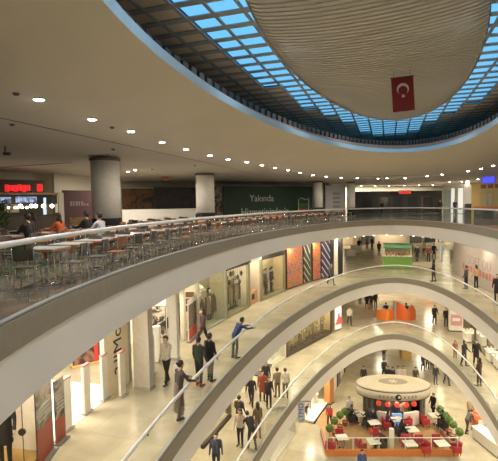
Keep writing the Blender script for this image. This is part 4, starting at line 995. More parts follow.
# blue and white banner hung at the gallery edge
Ye = cpt(2, left_i(2, 301, -.15, 3.0), -.15).y
p0, p1 = at_depth(297.5, 412, Ye), at_depth(305, 411, Ye); zt, zb = at_depth(301, 401.5, Ye).z, at_depth(301, 423, Ye).z; M, L = frame2(p0, p1, zb)
t = empty('hanging_banner', M, 'white hanging banner with blue upright letters at the lower gallery edge, above the display platform', 'banner'); MB().box(0, L, 0, .04, 0, zt - zb).build('cloth', WHITEP, t); MB().box(.05, L - .05, -.01, 0, .08, zt - zb - .08).build('printed_face', mat('sign_pale_blue', (.60, .64, .74), .5), t)
text('lettering', 'LTMO', .42, mat('letter_blue', (.05, .12, .45), .5), t, Matrix.Translation((L * .5, -.02, (zt - zb) / 2)) @ UPRIGHT @ Matrix.Rotation(PI / 2, 4, 'Z'), .004); MB().tube([(-.03, .02, zt - zb), (L + .03, .02, zt - zb)], .02).build('rod', DARKMETAL, t); MB().box(L - .1, L + .35, .0, .04, zt - zb - .02, zt - zb + .02).build('wall_bracket', DARKMETAL, t)
# display platform
q0, q1, q2 = at(305, 423, 0), at(314, 424, 0), at(329, 403, 0)
M, L = frame2(q1, q2, 0); t = empty('display_platform', M, 'white display platform with dark edge at the ground floor shop by the person in red', 'platform')
b = MB(); b.box(0, L, 0, 1.7, .06, .2); b.build('deck', WHITEP, t); b = MB(); b.box(-.02, L + .02, -.03, 0, 0, .2); b.build('dark_edge', BLACK, t)
for f, y, c, lab, ps in ((.22, .9, (40, 36, 40), 'black dressed mannequin on the ground floor display platform', 'coat'), (.5, 1.0, (196, 186, 170), 'white dressed mannequin on the ground floor display platform', 'stand')):
    p = M @ Vector((L * f, y, .2)); mannequin(p, 150, lab, c, c, .9, ps)
lampin(M, L * .4, .8, 3.2, .4, 130)
p = M @ Vector((L * .75, .8, .2)); t = empty('display_pedestal', p, 'short white pedestal on the ground floor display platform', 'pedestal'); b = MB(); b.lathe([(.18, 0), (.14, .05), (.14, .7), (.2, .75), (.2, .8)], 14); b.build('column', WHITEP, t); b = MB(); b.box(-.22, .22, -.22, .22, .8, .84); b.build('top', WHITEP, t)
# backing: grey panel, orange pier, brown wall
M, L = farM(313, 415, 328, 396, 1); Mb = M @ Matrix.Translation((0, 2.2, 0)); t = empty('shopfront', Mb, 'dark grey shop wall behind the ground floor display platform', 'shop front'); b = MB(); b.box(0, L, 0, .15, .1, 3.0); b.build('panel', mat('slate', (.16, .165, .15), .6), t); b = MB(); b.box(0, L, -.02, .17, 0, .1); b.build('skirting', BLACK, t); b = MB(); b.box(0, L, -.02, .17, 3.0, HCL - .02); b.build('header', CREAM, t)
p = at(332, 404, 0); t = empty('orange_pier', TR(p.x, p.y, 0, .9), 'tall orange pier left of the cafe, behind the person in red', 'pier'); b = MB(); b.box(-.35, .35, 0, .5, .1, HCL - .02); b.build('shaft', mat('pier_orange', (.58, .24, .07), .5), t); b = MB(); b.box(-.37, .37, -.02, .52, 0, .1); b.build('skirting', GREYD, t)
M, L = farM(335, 396, 356, 352, 1); struct(MB().box(0, L, .2, .4, 0, HCL - .02).build('wall_left', CREAM, M=M))
for f, c, lab in ((.15, GREYD, 'dark narrow shop door just past the orange pier'), (.45, mat('brown_door', (.2, .14, .09)), 'brown shop door midway along the cream wall past the orange pier'), (.75, mat('brown_door', (.2, .14, .09)), 'brown shop door at the far end of the cream wall past the orange pier')):
    board('shopfront', M, L * f, L * f + 1.2, .04, 2.6, c, lab, 'shop front', .08, .1)
# far wall ground floor
M, L = wall_far(1, 56, mat('far_wall1', (.52, .46, .36), .7), 330, 520, HCL)
for f in (.2, .4, .6): lampin(M, L * f, -3, HCL - .1, .8, 300)
for x0, x1, m, lab in ((.21, .30, GREYD, 'black shop front at the far left of the ground floor'), (.31, .42, mat('grey_glass', (.16, .18, .18), .3), 'grey glazed shop front in the middle of the far ground floor'), (.43, .49, GREYD, 'black shop front at the right of the far ground floor')):
    t = board('shopfront', M, L * x0, L * x1, .05, 2.7, m, lab, 'shop front', -1.2, .25)
    for k in range(3): b = MB(); w_ = L * (x1 - x0) / 2; b.box(-w_ + w_ * .66 * k + .1, -w_ + w_ * .66 * (k + 1) - .1, -.02, 0, .4, 2.1); b.build('glazing', SHOPGLASS if k != 1 else mat('warm_inside', (.5, .36, .2)), t)
p = at(405.5, 358, 0); t = empty('stall', p, 'small orange stall before the grey shop front on the far ground floor', 'stall'); b = MB(); b.box(-.5, .5, -.4, .4, 0, .95); b.build('counter', GOLD, t, bevel=.03); b = MB(); b.lathe([(.75, 1.9), (.1, 2.4), (.0, 2.42)], 8); b.build('canopy', ORANGE, t); b = MB(); b.tube([(0, 0, .95), (0, 0, 2.3)], .03); b.build('pole', CHROME, t)
# right side of the ground floor: white wall, blue posters, orange column
M, L = farM(449, 378, 520, 487, 1); t = struct(MB().box(0, L, 2.2, 2.4, 0, HCL - .02).build('wall_right', WARMWHITE, M=M))
for k, (x0, x1, m, lab) in enumerate(((.06, .16, emis('blue_white_poster', (.60, .66, .75), .4), 'pale blue lit panel on the right wall of the ground floor'), (.18, .30, mat('slate', (.16, .165, .15)), 'dark grey shop panel on the right wall behind the orange column'))):
    board('shopfront', M, L * x0, L * x1, .05, 2.8, m, lab, 'shop front', 2.05, .1)
for f in (.2, .45, .7): lampin(M, L * f, -1, HCL - .1, .4, 110)
p = at(478, 430, 0); t = empty('collection_bin', p, 'waist-high orange drum with a lid beside the person with a rucksack', 'collection bin')
b = MB(); b.lathe([(.42, .06), (.42, 1.15), (.36, 1.25)], 20); b.build('drum', mat('drum_orange', (.66, .15, .05), .45), t, True); b = MB(); b.lathe([(.36, 1.25), (.2, 1.38), (.0, 1.42)], 20); b.build('lid', mat('drum_red', (.50, .08, .04), .45), t, True); b = MB(); b.lathe([(.46, 0), (.46, .06)], 20); b.build('foot', GREYD, t); b = MB(); b.box(-.2, .2, -.43, -.40, .5, .95); b.build('notice', WHITEP, t)
# low curved counter on the right edge
M, L = farM(472, 438, 520, 478, 1); t = empty('low_counter', M, 'long low cream counter along the right edge of the ground floor', 'counter'); b = MB(); b.box(0, L, 0, .7, .08, .8); b.build('counter_body', WHITEP, t, bevel=.04); b = MB(); b.box(-.03, L + .03, -.04, .74, .8, .86); b.build('countertop', CREAM, t); b = MB(); b.box(.05, L - .05, .04, .66, 0, .08); b.build('plinth', GREYD, t)

# ---------------- cafe
c0 = at(357, 383, 2.75); c1 = at(430.5, 384, 2.75); ctr = (c0 + c1) / 2; KX, KY = (c1 - c0).length / 2, 1.52; KC = Vector((ctr.x, ctr.y + .17, 0)); KR = math.atan2((c1 - c0).y, (c1 - c0).x)
t = empty('cafe_kiosk', TR(KC.x, KC.y, 0, KR), 'round cafe kiosk with a cream oval roof in the middle of the ground floor', 'kiosk')
ROOFC = mat('kiosk_cream', (.72, .63, .46), .6)
b = MB(); b.lathe([(.0, 2.80), (.40, 2.80), (.41, 2.86), (.46, 2.86), (.48, 2.80), (.96, 2.78), (1.0, 2.72), (1.0, 2.66)], 64, sx=KX, sy=KY); kr_ = b.build('roof_top', ROOFC, t, True)
b = MB(); b.lathe([(1.0, 2.60), (.985, 2.02), (.95, 2.02)], 64, sx=KX, sy=KY); kf_ = b.build('fascia_band', mat('kiosk_band', (.62, .55, .44), .5), t, True)
b = MB(); b.lathe([(1.004, 2.66), (1.01, 2.64), (1.004, 2.60)], 64, sx=KX, sy=KY); b.build('upper_edge', GREYD, t, True); b = MB(); b.lathe([(.99, 2.04), (1.0, 2.01), (.99, 1.98), (.0, 2.0)], 64, sx=KX, sy=KY); b.build('lower_edge', BLACK, t, True)
b = MB(); b.prism([(KX * .40 * math.cos(2 * PI * k / 40), KY * .42 * math.sin(2 * PI * k / 40)) for k in range(40)], 2.80, 2.83); b.build('sunk_panel', mat('kiosk_brown_glass', (.36, .29, .21), .7), kr_)
f = MB()
for k in range(6): a = PI * k / 3; f.prism([(0, -.04), (.32, -.07), (.32, .07), (0, .04)], 2.84, 2.87, Matrix.Rotation(a, 4, 'Z'))
f.build('ventilator', mat('vent_pale', (.66, .58, .46), .5), kr_)
MB().lathe([(.0, .0), (.74, .0), (.74, .12)], 40, sx=KX, sy=KY).build('base', GREYD, t)
def ellp(f, a): return Vector((KX * f * math.cos(a), KY * f * math.sin(a), 0))
def arc_wall(a0, a1, f, z0, z1, th, n=14):
    b = MB(); vs = []
    for i in range(n + 1):
        a = a0 + (a1 - a0) * i / n; p = ellp(f, a); q = ellp(f - th, a); vs += [(p.x, p.y, z0), (p.x, p.y, z1), (q.x, q.y, z1), (q.x, q.y, z0)]
    fs = [(4 * i + j, 4 * i + (j + 1) % 4, 4 * i + 4 + (j + 1) % 4, 4 * i + 4 + j) for i in range(n) for j in range(4)]
    return b.add(vs, fs + [(0, 1, 2, 3), (4 * n + 3, 4 * n + 2, 4 * n + 1, 4 * n)])
R_ = math.radians
arc_wall(R_(-128), R_(-104), .86, .1, 1.05, .12).build('counter', WHITEP, t); arc_wall(R_(-76), R_(-44), .86, .1, 1.05, .12).build('counter', WHITEP, t)
arc_wall(R_(-100), R_(-80), .80, .1, .95, .12).build('display_case', mat('case_blue', (.16, .28, .46), .2, emit=.5, ecol=(.2, .45, .8)), t)
for a0, a1 in ((-150, -134), (-40, -24)): mp_ = arc_wall(R_(a0), R_(a1), .90, .05, 2.0, .06).build('menu_panel', GREYD, t); arc_wall(R_(a0 + 4), R_(a1 - 4), .905, 1.2, 1.95, .01).build('menu_board', mat('menu_dark', (.03, .03, .03)), mp_)
arc_wall(R_(-22), R_(205), .82, .05, 2.0, .05).build('rear_wall', BLACK, t)
b = MB(); b.box(-KX * .5, KX * .5, -.1, .25, .1, 1.98); b.build('inner_shelves', mat('shelf_dark', (.10, .075, .06), .6), t)
for a in (-112, -106, -100, -80, -74, -68, -62, -118):
    q = ellp(1.0, R_(a)); b = MB(); b.box(-.07, .07, -.012, 0, -.09, .09, Matrix.Translation((q.x, q.y - .012, 2.32))); b.build('lettering', mat('kiosk_grey', (.30, .26, .22)), kf_)
b = MB(); b.lathe([(.0, -.02), (.22, -.02), (.22, .01)], 20, M=Matrix.Translation((0, -KY - .02, 2.32)) @ Matrix.Rotation(PI / 2, 4, 'X')); em_ = b.build('emblem', BLACK, t); b = MB(); b.ball((.05, -KY - .05, 2.34), .09, .02, .09); b.build('emblem_mark', WHITEP, em_)
REDL = emis('red_lamp_glow', (.80, .07, .04), .45)
for k, a in enumerate((-126, -108, -90, -72, -54)):
    q = t.matrix_world @ (ellp(.80, R_(a)) + Vector((0, 0, 1.62))); s = empty('pendant_lamp', q, ['leftmost', 'second from left', 'middle', 'second from right', 'rightmost'][k] + ' of the five red lamps hanging over the cafe kiosk counter', 'lamp', 'red lamps of the cafe kiosk'); b = MB(); b.lathe([(.0, .2), (.12, .17), (.19, .04), (.15, -.12), (.0, -.16)], 14); b.build('lamp_shade', REDL, s, True); b = MB(); b.tube([(0, 0, .19), (0, 0, .42)], .012, 6); b.build('cord', BLACK, s)
for k, (a, c, lab) in enumerate(((-112, (60, 44, 40), 'barista in dark brown behind the left part of the cafe counter'), (-88, (40, 40, 60), 'barista in navy in the middle of the cafe kiosk'), (-64, (150, 120, 100), 'barista in tan behind the right part of the cafe counter'))):
    q = t.matrix_world @ (ellp(.5, R_(a))); q.z = .0; person('stand', q, 180, lab, c, (30, 30, 34), .98, dz=.0)
area(t.matrix_world @ Vector((0, -KY * .6, 1.96)), .5, 30, WARM)

# terrace deck
d0, d1, d2, d3 = at(327, 455, .0), at(457, 455, 0), at(440, 414, 0), at(346, 414, 0)
DECKM = floor_mat('terrace_deck', (.50, .30, .13), (.44, .26, .11), .35, .5, .7)
yy = d0.y; Mt = TR(d0.x, d0.y, 0, math.atan2(d1.y - d0.y, d1.x - d0.x)); Lt = (d1 - d0).length; Dt = 5.6
t = empty('terrace', Mt, 'cafe terrace floor with an orange front border and low glass screen', 'terrace'); ORB = mat('terrace_orange', (.62, .20, .05), .5)
b = MB(); b.box(0, Lt, 0, Dt, 0, .05); b.build('deck', DECKM, t); b = MB(); b.box(-.06, Lt + .06, -.16, .02, 0, .42); b.build('front_border', ORB, t, bevel=.02)
b = MB(); b.box(-.08, .04, .02, Dt * .45, 0, .36); b.build('side_border', mat('side_border', (.30, .10, .06), .5), t); b = MB(); b.box(Lt - .04, Lt + .08, .02, Dt * .45, 0, .36); b.build('side_border', mat('side_border', (.30, .10, .06)), t)
n = 5
for k in range(n): b = MB(); b.box(Lt * k / n + .03, Lt * (k + 1) / n - .03, -.08, -.065, .42, 1.15); b.build('glass_panel', GLASS, t)
b = MB(); b.tube([(0, -.07, 1.17), (Lt, -.07, 1.17)], .025); b.build('top_bar', RAIL, t)
for k in range(n + 1): b = MB(); b.box(Lt * k / n - .02, Lt * k / n + .02, -.09, -.05, .42, 1.16); b.build('post', RAIL, t)
q = at(391, 461, 0.05); q = at(391.5, 452, .05); s = empty('bollard', q, 'tall white post at the front middle of the cafe terrace', 'post'); b = MB(); b.box(-.13, .13, -.1, .1, .0, 1.55); b.build('shaft', WHITEP, s); b = MB(); b.box(-.2, .2, -.15, .15, 0, .05); b.build('foot', GREYP, s)
# cafe tables and chairs
REDC = mat('chair_red', (.42, .03, .035), .6); BLKC = mat('chair_black', (.022, .02, .022), .6)
def cafe_chair(M, m, label, group):
    t = empty('armchair', M, label, 'chair', group)
    b = MB(); b.box(-.27, .27, -.26, .26, .22, .44); b.build('seat', m, t, bevel=.04); b = MB(); b.box(-.27, .27, -.30, -.18, .3, .86); b.build('backrest', m, t, bevel=.04)
    for s in (-1, 1): b = MB(); b.box(s * .27 - .05, s * .27 + .05, -.26, .24, .22, .62); b.build('arm', m, t, bevel=.03)
    for sx in (-1, 1):
        for sy in (-1, 1): b = MB(); b.tube([(sx * .24, sy * .22, 0), (sx * .22, sy * .2, .24)], .02, 6); b.build('leg', DARKMETAL, t)
    return t
def cafe_table(p, label, group):
    t = empty('cafe_table', TR(p.x, p.y, p.z, .1), label, 'table', group); b = MB(); b.box(-.38, .38, -.36, .36, .70, .745); b.build('tabletop', WHITEP, t, bevel=.01); b = MB(); b.tube([(0, 0, .03), (0, 0, .70)], .035); b.build('pedestal', CHROME, t); b = MB(); b.lathe([(.24, 0), (.24, .02), (.05, .05)], 16); b.build('foot', CHROME, t); return t
TB = [(342, 446, 'white cafe table in the front left corner of the terrace'), (373.5, 450, 'white cafe table left of the tall white post'), (374, 431, 'white cafe table before the left counter of the kiosk'), (361, 423, 'white cafe table by the people in black near the left end'), (397, 428, 'white cafe table right behind the tall white post'), (412, 438, 'white cafe table right of the tall white post, second row'), (410, 452, 'white cafe table in front of the tall white post, on its right'), (442, 452, 'white cafe table in the front right corner of the terrace'), (435, 424, 'white cafe table beside the right hand plants')]
CHR = [(0, 0, .62, 180, 'r'), (0, -.85, -.45, -20, 'r'), (1, -.75, .2, -70, 'r'), (1, .6, .3, 100, 'b'), (2, .1, .66, 180, 'b'), (2, -.1, -.68, 8, 'r'), (3, -.7, .1, -80, 'b'), (3, .35, -.6, 20, 'b'), (4, -.72, 0, -90, 'r'), (4, .72, 0, 90, 'r'), (4, .1, -.65, 0, 'b'), (5, 0, .66, 180, 'r'), (5, -.75, .05, -80, 'b'), (5, .1, -.66, 0, 'r'), (6, 0, .62, 180, 'r'), (6, .9, -.05, 110, 'r'), (7, 0, .62, 180, 'r'), (7, .85, 0, 90, 'r'), (8, -.75, -.1, -90, 'r'), (8, .3, -.64, 10, 'b')]
TP = []
for x, y, lab in TB: p = at(x, y, .05); p = at(x, y - 9, .05 + .74); p.z = .05; p = Vector((p.x, p.y, .05)); TP.append(p); cafe_table(p, lab, 'white cafe tables')
for i, (ti, dx, dy, rz, c) in enumerate(CHR):
    tl = TB[ti][2].replace('white cafe table ', ''); p = TP[ti]
    side = 'behind' if dy > .4 else 'in front of' if dy < -.4 else 'left of' if dx < 0 else 'right of'
    cafe_chair(TR(p.x + dx, p.y + dy, .05, R_(rz)), REDC if c == 'r' else BLKC, ('red' if c == 'r' else 'black') + ' armchair %s the table %s' % (side, tl), 'armchairs of the cafe terrace')
for ti, dx, dy, rz, ps, lab, c in ((3, -.7, .1, -80, 'sit', 'seated person in black at the left of the cafe terrace, furthest left', (30, 28, 32)), (3, .35, -.6, 20, 'sit_long', 'seated person in black with back to the viewpoint at the left cafe table', (26, 24, 30)), (1, .6, .3, 100, 'sit', 'seated person in maroon at the table left of the white post', (92, 40, 44)), (5, -.75, .05, -80, 'sit_long', 'seated person in black at the table right of the white post', (30, 30, 32)), (8, .3, -.64, 10, 'sit', 'seated person in black by the right hand plants', (28, 26, 28)), (2, .1, .66, 180, 'sit', 'seated person in black facing the viewpoint at the table by the left counter', (34, 32, 34)), (4, -.72, 0, -90, 'sit_long', 'seated person in purple at the table behind the white post', (90, 50, 84))):
    p = TP[ti]; person(ps, Vector((p.x + dx, p.y + dy, .05)), rz, lab, c, (36, 34, 40), dz=.0)
# topiary plants
LEAF = mat('leaf_green', (.13, .22, .05), .8, var=.5, scale=20, bump=.6); POT = mat('pot_brown', (.22, .08, .05), .6)
def topiary(p, label, s=1.0):
    t = empty('topiary', p, label, 'plant'); b = MB(); b.lathe([(.16 * s, 0), (.22 * s, .34 * s), (.24 * s, .36 * s), (.19 * s, .36 * s), (.18 * s, .30 * s), (0, .30 * s)], 14); b.build('pot', POT, t); b = MB(); b.tube([(0, 0, .28 * s), (.01, 0, .9 * s)], .02, 6); b.build('trunk', OAK, t)
    r = random.Random(len(label)); b = MB()
    for k in range(420):
        v = Vector((r.gauss(0, 1), r.gauss(0, 1), r.gauss(0, 1))).normalized(); c = v * (.25 * s * (.8 + .25 * r.random())) + Vector((0, 0, 1.08 * s)); u = v.orthogonal().normalized(); u.rotate(Matrix.Rotation(r.random() * 6.3, 3, v)); w_ = (v.cross(u) + v * .5).normalized(); q = .055 * s; b.quad(c - u * q * .5, c + w_ * q * -.2 + u * q * .5, c + w_ * q + u * q * .3, c + w_ * q - u * q * .3)
    b.ball((0, 0, 1.08 * s), .23 * s); b.build('crown', LEAF, t)
for x, y, lab in ((329.5, 444, 'round topiary at the front left corner of the cafe terrace, first from the front'), (334.5, 436, 'round topiary second from the front on the left edge of the terrace'), (340, 430, 'round topiary third from the front on the left edge of the terrace'), (345, 426, 'round topiary furthest back on the left edge of the terrace'),
                  (459, 448, 'round topiary at the front right corner of the cafe terrace, first from the front'), (453, 440, 'round topiary second from the front on the right edge of the terrace'), (449, 435, 'round topiary third from the front on the right edge of the terrace'), (445, 430, 'round topiary fourth from the front on the right edge of the terrace'), (440, 424, 'round topiary furthest back on the right edge of the terrace')):
    topiary(at(x, y, 0.0), lab)
# ================================================================== top floor
Z4 = ZF[4]; HC4 = ZL - .05 - Z4
def W4(x, Y): p = at_depth(x, 205, Y); return Vector((p.x, p.y))
def wall4(name, x0, Y0, x1, Y1, m, z0=0, z1=HC4, th=.2):
    M, L = frame2(W4(x0, Y0), W4(x1, Y1), Z4); o = struct(MB().box(0, L, 0, th, z0, z1).build(name, m, M=M)); return M, L
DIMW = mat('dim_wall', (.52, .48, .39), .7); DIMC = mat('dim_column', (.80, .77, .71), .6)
# downlights in the sloping soffit
def soffit_z(x, y):
    """height of the curved soffit above a plan point, found along the view ray"""
    return None
bvh_src = co
from mathutils.bvhtree import BVHTree
_bv = BVHTree.FromPolygons([v.co for v in co.data.vertices], [tuple(p.vertices) for p in co.data.polygons])
def on_ceiling(px, py):
    h = _bv.ray_cast(CAM, ray(px, py).normalized()); return h[0], h[1]
L4LAMP = emis('downlight_glow', (1, .95, .86), 45)
for x, y in DLPX:
    p, nrm = on_ceiling(x, y)
    if p is None: continue
    downlight(p, .115, L4LAMP, 'round recessed downlight in the sloping white ceiling of the top floor', 'downlights around the top floor ceiling')
    area((p.x, p.y, p.z - .07), .16, 70, (1, .87, .68))
for x, y in [(5, 181), (34, 180), (88, 177), (128, 171.5), (135, 169.8), (348, 186.2), (361, 186), (375, 185.8), (389, 185.6), (404, 185.4), (419, 185.2), (433, 185), (450, 182), (462, 181.5), (478, 179)]:
    p, nrm = on_ceiling(x, y)
    if p is None: continue
    downlight(p, .11, L4LAMP, 'round recessed downlight in the flat ceiling over the top floor shops', 'downlights over the top floor shops')
    area((p.x, p.y, p.z - .07), .16, 300, (1, .87, .68))
# small lamps under the edge of the top gallery, seen as a string of dots
for lv, sp_ in ((4, (.13, .40)), (3, (.10, .36))):
    k = 0; i = sp_[0] * NC
    while i < sp_[1] * NC:
        p = cpt(lv, i, .30); downlight(Vector((p.x, p.y, ZF[lv] - T - .0)), .10, LAMP, 'small round lamp under the edge of the %s gallery' % {4: 'topmost', 3: 'middle'}[lv], 'lamps under the %s gallery edge' % {4: 'topmost', 3: 'middle'}[lv]); i += 4.5
# ceiling details: slot vents, detectors
SL = mat('slot_dark', (.05, .045, .04), .8)
for x0, y0, x1, y1, lab in ((-5, 167.5, 72, 162.5, 'long dark slot in the flat ceiling above the food stalls'), (366, 184.5, 425, 184.0, 'long dark slot in the far ceiling above the red sign'), (90, 155.5, 108, 154.5, 'short dark slot around the head of the nearest column')):
    p, _ = on_ceiling(x0, y0); q, _ = on_ceiling(x1, y1)
    if p is None or q is None: continue
    M, L = frame2(p, q, p.z - .012); t = empty('ceiling_slot', M, lab, 'ceiling vent'); MB().box(0, L, -.12, .12, 0, .02).build('slot', SL, t); MB().box(-.02, L + .02, -.16, -.12, -.01, .02).build('edge_trim', DIMW, t)
for x, y, lab in ((16, 93, 'small dark detector nearest the viewpoint on the top floor ceiling'), (12, 124, 'small dark detector second nearest on the flat ceiling left of the lights'), (112, 127, 'small dark detector just left of the third downlight'), (113, 149, 'small dark detector just above the nearest column'), (195, 165.5, 'small dark detector left of the second column head'), (152, 169, 'dark detector in front of the dark picture wall')):
    p, _ = on_ceiling(x, y); t = empty('detector', p, lab, 'detector'); b = MB(); b.lathe([(.07, 0), (.065, -.04), (.03, -.06), (0, -.06)], 12); b.build('body', GREYD, t, True); b = MB(); b.lathe([(.085, 0), (.085, -.012), (.07, -.012)], 12); b.build('base', GREYP, t)
p, _ = on_ceiling(5, 146); t = empty('ceiling_camera', p, 'dark camera hanging from the ceiling at the left edge', 'camera'); MB().tube([(0, 0, 0), (0, 0, -.25)], .03).build('stem', GREYD, t); MB().box(-.06, .2, -.06, .06, -.36, -.25).build('body', GREYD, t)
# columns
def column4(x, Y, r, lab):
    p = W4(x, Y); t = empty('column', (p.x, p.y, Z4), lab, 'column'); t['kind'] = 'thing'
    MB().lathe([(r, 1.0), (r, HC4 - .12)], 36).build('shaft', DIMC, t, True)
    MB().lathe([(r * 1.02, .12), (r * 1.02, 1.0), (r, 1.01)], 36).build('black_base', mat('column_black', (.008, .008, .008), .9), t, True); MB().lathe([(r * 1.06, 0), (r * 1.06, .12), (r * 1.02, .13)], 36).build('foot_ring', GREYD, t, True)
    MB().lathe([(r * 1.0, HC4 - .14), (r * 1.07, HC4 - .12), (r * 1.07, HC4 + .0), (r * 1.0, HC4 + .0)], 36).build('dark_collar', mat('collar', (.16, .13, .10), .7), t)  # dark brown collar at the column head
column4(106.5, 21.6, .70, 'large round white column with black base, nearest on the left of the top floor')
column4(205.5, 33, .70, 'round white column with black base right of the dark picture wall')
column4(318, 47, .50, 'narrow white column with black base right of the green hoarding')
column4(351, 50, .45, 'narrow cream column right of the pale partition at the far end of the top floor')
# bulkhead / back walls
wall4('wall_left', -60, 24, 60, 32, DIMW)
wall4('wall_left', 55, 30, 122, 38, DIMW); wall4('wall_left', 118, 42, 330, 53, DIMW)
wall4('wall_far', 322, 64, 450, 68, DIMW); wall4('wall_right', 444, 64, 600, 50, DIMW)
for (x0, Y0, x1, Y1) in ((118, 41.6, 330, 52.6),):
    M, L = frame2(W4(x0, Y0), W4(x1, Y1), Z4)
    for k in range(3): struct(MB().box(0, L, -.15 - .22 * (2 - k), 0, HC4 - .22 - .24 * (2 - k), HC4 - .04 - .24 * (2 - k) if k < 2 else HC4 - .02).build('trim_6', DIMW, M=M))
def b4(name, x0, Y0, x1, Y1, z0, z1, m, lab, cat, frame=None, th=.12):
    M, L = frame2(W4(x0, Y0), W4(x1, Y1), Z4); return board(name, M, 0, L, z0, z1, m, lab, cat, 0, th, frame), M, L
def zof(py, Y, px=249): return at_depth(px, py, Y).z - Z4
# dark picture walls
PIC1 = poster_mat('food_print', [S(34, 26, 22), S(52, 36, 28), S(110, 70, 34), S(60, 50, 34), S(26, 22, 22)], 1.1)
PIC2 = poster_mat('food_print_dark', [S(28, 24, 22), S(40, 34, 32), S(56, 46, 40), S(34, 30, 34), S(24, 20, 20)], 1.0)
b4('wall_picture', 122, 40.5, 154, 42, zof(212, 41, 165), zof(188, 41, 165), PIC1, 'dark wall picture with brown and orange food shapes right of the nearest column', 'picture')
b4('wall_picture', 154.5, 42, 196, 44, zof(212, 43, 165), zof(187.5, 43, 165), PIC2, 'almost black wall picture left of the second column', 'picture')
b4('wall_picture', 212.5, 43, 222.5, 43.6, zof(216, 43, 165), zof(187, 43, 165), poster_mat('cup_print', [S(40, 24, 20), S(60, 40, 34), S(150, 130, 112), S(70, 40, 34)], 1.4), 'narrow brown picture with a pale cup shape right of the second column', 'picture')
t, M, L = b4('green_hoarding', 223.2, 43.5, 312.5, 50, zof(218, 47, 267), zof(186.5, 47, 267), mat('green_board', S(30, 58, 44), .6), 'dark green hoarding with white lettering reading Yakında Hizmetinizdeyiz', 'hoarding')
hz = zof(186.5, 47, 267) - zof(218, 47, 267); WL = mat('letter_white', S(190, 200, 190), .6)
text('lettering', 'Yakında', 1.0, WL, t, Matrix.Translation((-L * .10, -.02, hz * .62)) @ UPRIGHT, .006, sx=1.0)
text('lettering', 'Hizmetinizdeyiz', 1.15, WL, t, Matrix.Translation((-L * .06, -.02, hz * .20)) @ UPRIGHT, .006, sx=.86)
b = MB(); x_ = L * .385
b.tube([(x_ - .75, -.03, .75), (x_ - .75, -.03, 2.0), (x_ - .3, -.03, 2.15), (x_ + .2, -.03, 1.95), (x_ + .75, -.03, 2.1), (x_ + .75, -.03, .75)], .05, 6); b.build('basket_outline', WL, t)
MB().box(x_ - .65, x_ + .65, -.02, 0, .55, 1.05).build('red_mark', mat('mark_red', S(170, 60, 50)), t); MB().box(x_ - .65, x_ + .65, -.02, 0, 1.1, 1.55).build('green_mark', mat('mark_green', S(50, 110, 60)), t)
# white parapet
M, L = frame2(W4(122, 34), W4(206, 37), Z4); t = empty('parapet', M, 'long low white partition in front of the dark pictures', 'partition'); zt = zof(209.5, 35, 165)
MB().box(0, L, 0, .25, .05, zt).build('panel', mat('parapet_white', (.80, .78, .74), .6), t); MB().box(-.03, L + .03, -.03, .28, zt, zt + .05).build('coping', DIMC, t); MB().box(0, L, -.02, .27, 0, .05).build('skirting', GREYD, t)
q = W4(206, 34.5); t = empty('waste_bin', (q.x - .3, q.y - 2.6, Z4), 'small dark bin at the foot of the second column', 'bin'); MB().lathe([(.22, 0), (.25, .9), (.2, .95)], 14).build('bin_body', BLACK, t); MB().lathe([(.2, .95), (.12, 1.02), (0, 1.03)], 14).build('lid', GREYD, t)
# exit sign hanging
p = at_depth(165, 178.5, 36); t = empty('exit_sign', TR(p.x, p.y, p.z, .15), 'small faint red hanging sign above the dark pictures', 'sign'); MB().box(-.32, .32, -.03, .03, -.16, .16).build('sign_body', mat('dim_red', (.42, .12, .08), .6), t); MB().tube([(0, 0, .16), (0, 0, ZL - .05 - p.z)], .012, 6).build('stem', GREYD, t)
# maroon hoarding
t, M, L = b4('maroon_hoarding', 63, 28, 95, 29.5, 0.05, zof(190.5, 29, 80), mat('maroon_board', (.042, .007, .010), .6), 'dark maroon hoarding with pale lettering left of the nearest column', 'hoarding'); hz = zof(190.5, 29, 80)
for k in range(7): MB().box(-L * .28 + k * L * .085, -L * .28 + k * L * .085 + (.09 if k % 2 else .12), -.012, 0, hz * .60, hz * .60 + (.30 if k < 5 else .16)).build('lettering', mat('letter_dim', S(120, 104, 104)), t)
MB().box(-L * .34, L * .4, -.008, 0, hz * .05, hz * .32).build('printed_food', poster_mat('maroon_food', [S(40, 20, 18), S(110, 80, 40), S(60, 40, 30), S(30, 16, 16)], 2.2), t)
MB().box(-L / 2 - .28, -L / 2 + .05, -.02, .1, 0, hz * .92).build('side_board', DIMW, t)
# red topped food stall
M, L = frame2(W4(-30, 24), W4(58, 27.5), Z4)
def sx4(px): 
    a = W4(px, 26); return (M.inverted() @ Vector((a.x, a.y, Z4))).x
t = empty('food_stall', M, 'food stall with glowing red sign and blue menu screens on the top floor', 'food stall')
Yq = 26
MB().box(0, L, 2.2, 2.3, 0, 3.4).build('back_wall', mat('stall_back', (.10, .085, .06), .7), t)
MB().box(0, L, -.1, .2, zof(194.5, Yq, 30), zof(192.5, Yq, 30)).build('canopy_edge', mat('canopy', (.30, .20, .12), .6), t)
MB().box(0, L, .1, .3, zof(204, Yq, 30), zof(194.5, Yq, 30)).build('menu_surround', BLACK, t)
MENU = poster_mat('menu_screen', [S(40, 60, 110), S(110, 150, 210), S(170, 190, 220), S(70, 100, 170), S(120, 80, 110)], 1.6, emit=.55)
MB().box(sx4(14), sx4(43), .07, .1, zof(202.5, Yq, 30), zof(196.5, Yq, 30)).build('menu_screen', MENU, t); MB().box(sx4(-10), sx4(8), .07, .1, zof(203, Yq, 30), zof(197, Yq, 30)).build('menu_screen', MENU, t)
MB().box(0, L, -.3, .5, 0, 1.1).build('counter', mat('stall_counter', (.08, .06, .045), .4), t); MB().box(0, L, -.34, .54, 1.1, 1.15).build('countertop', BLACK, t)
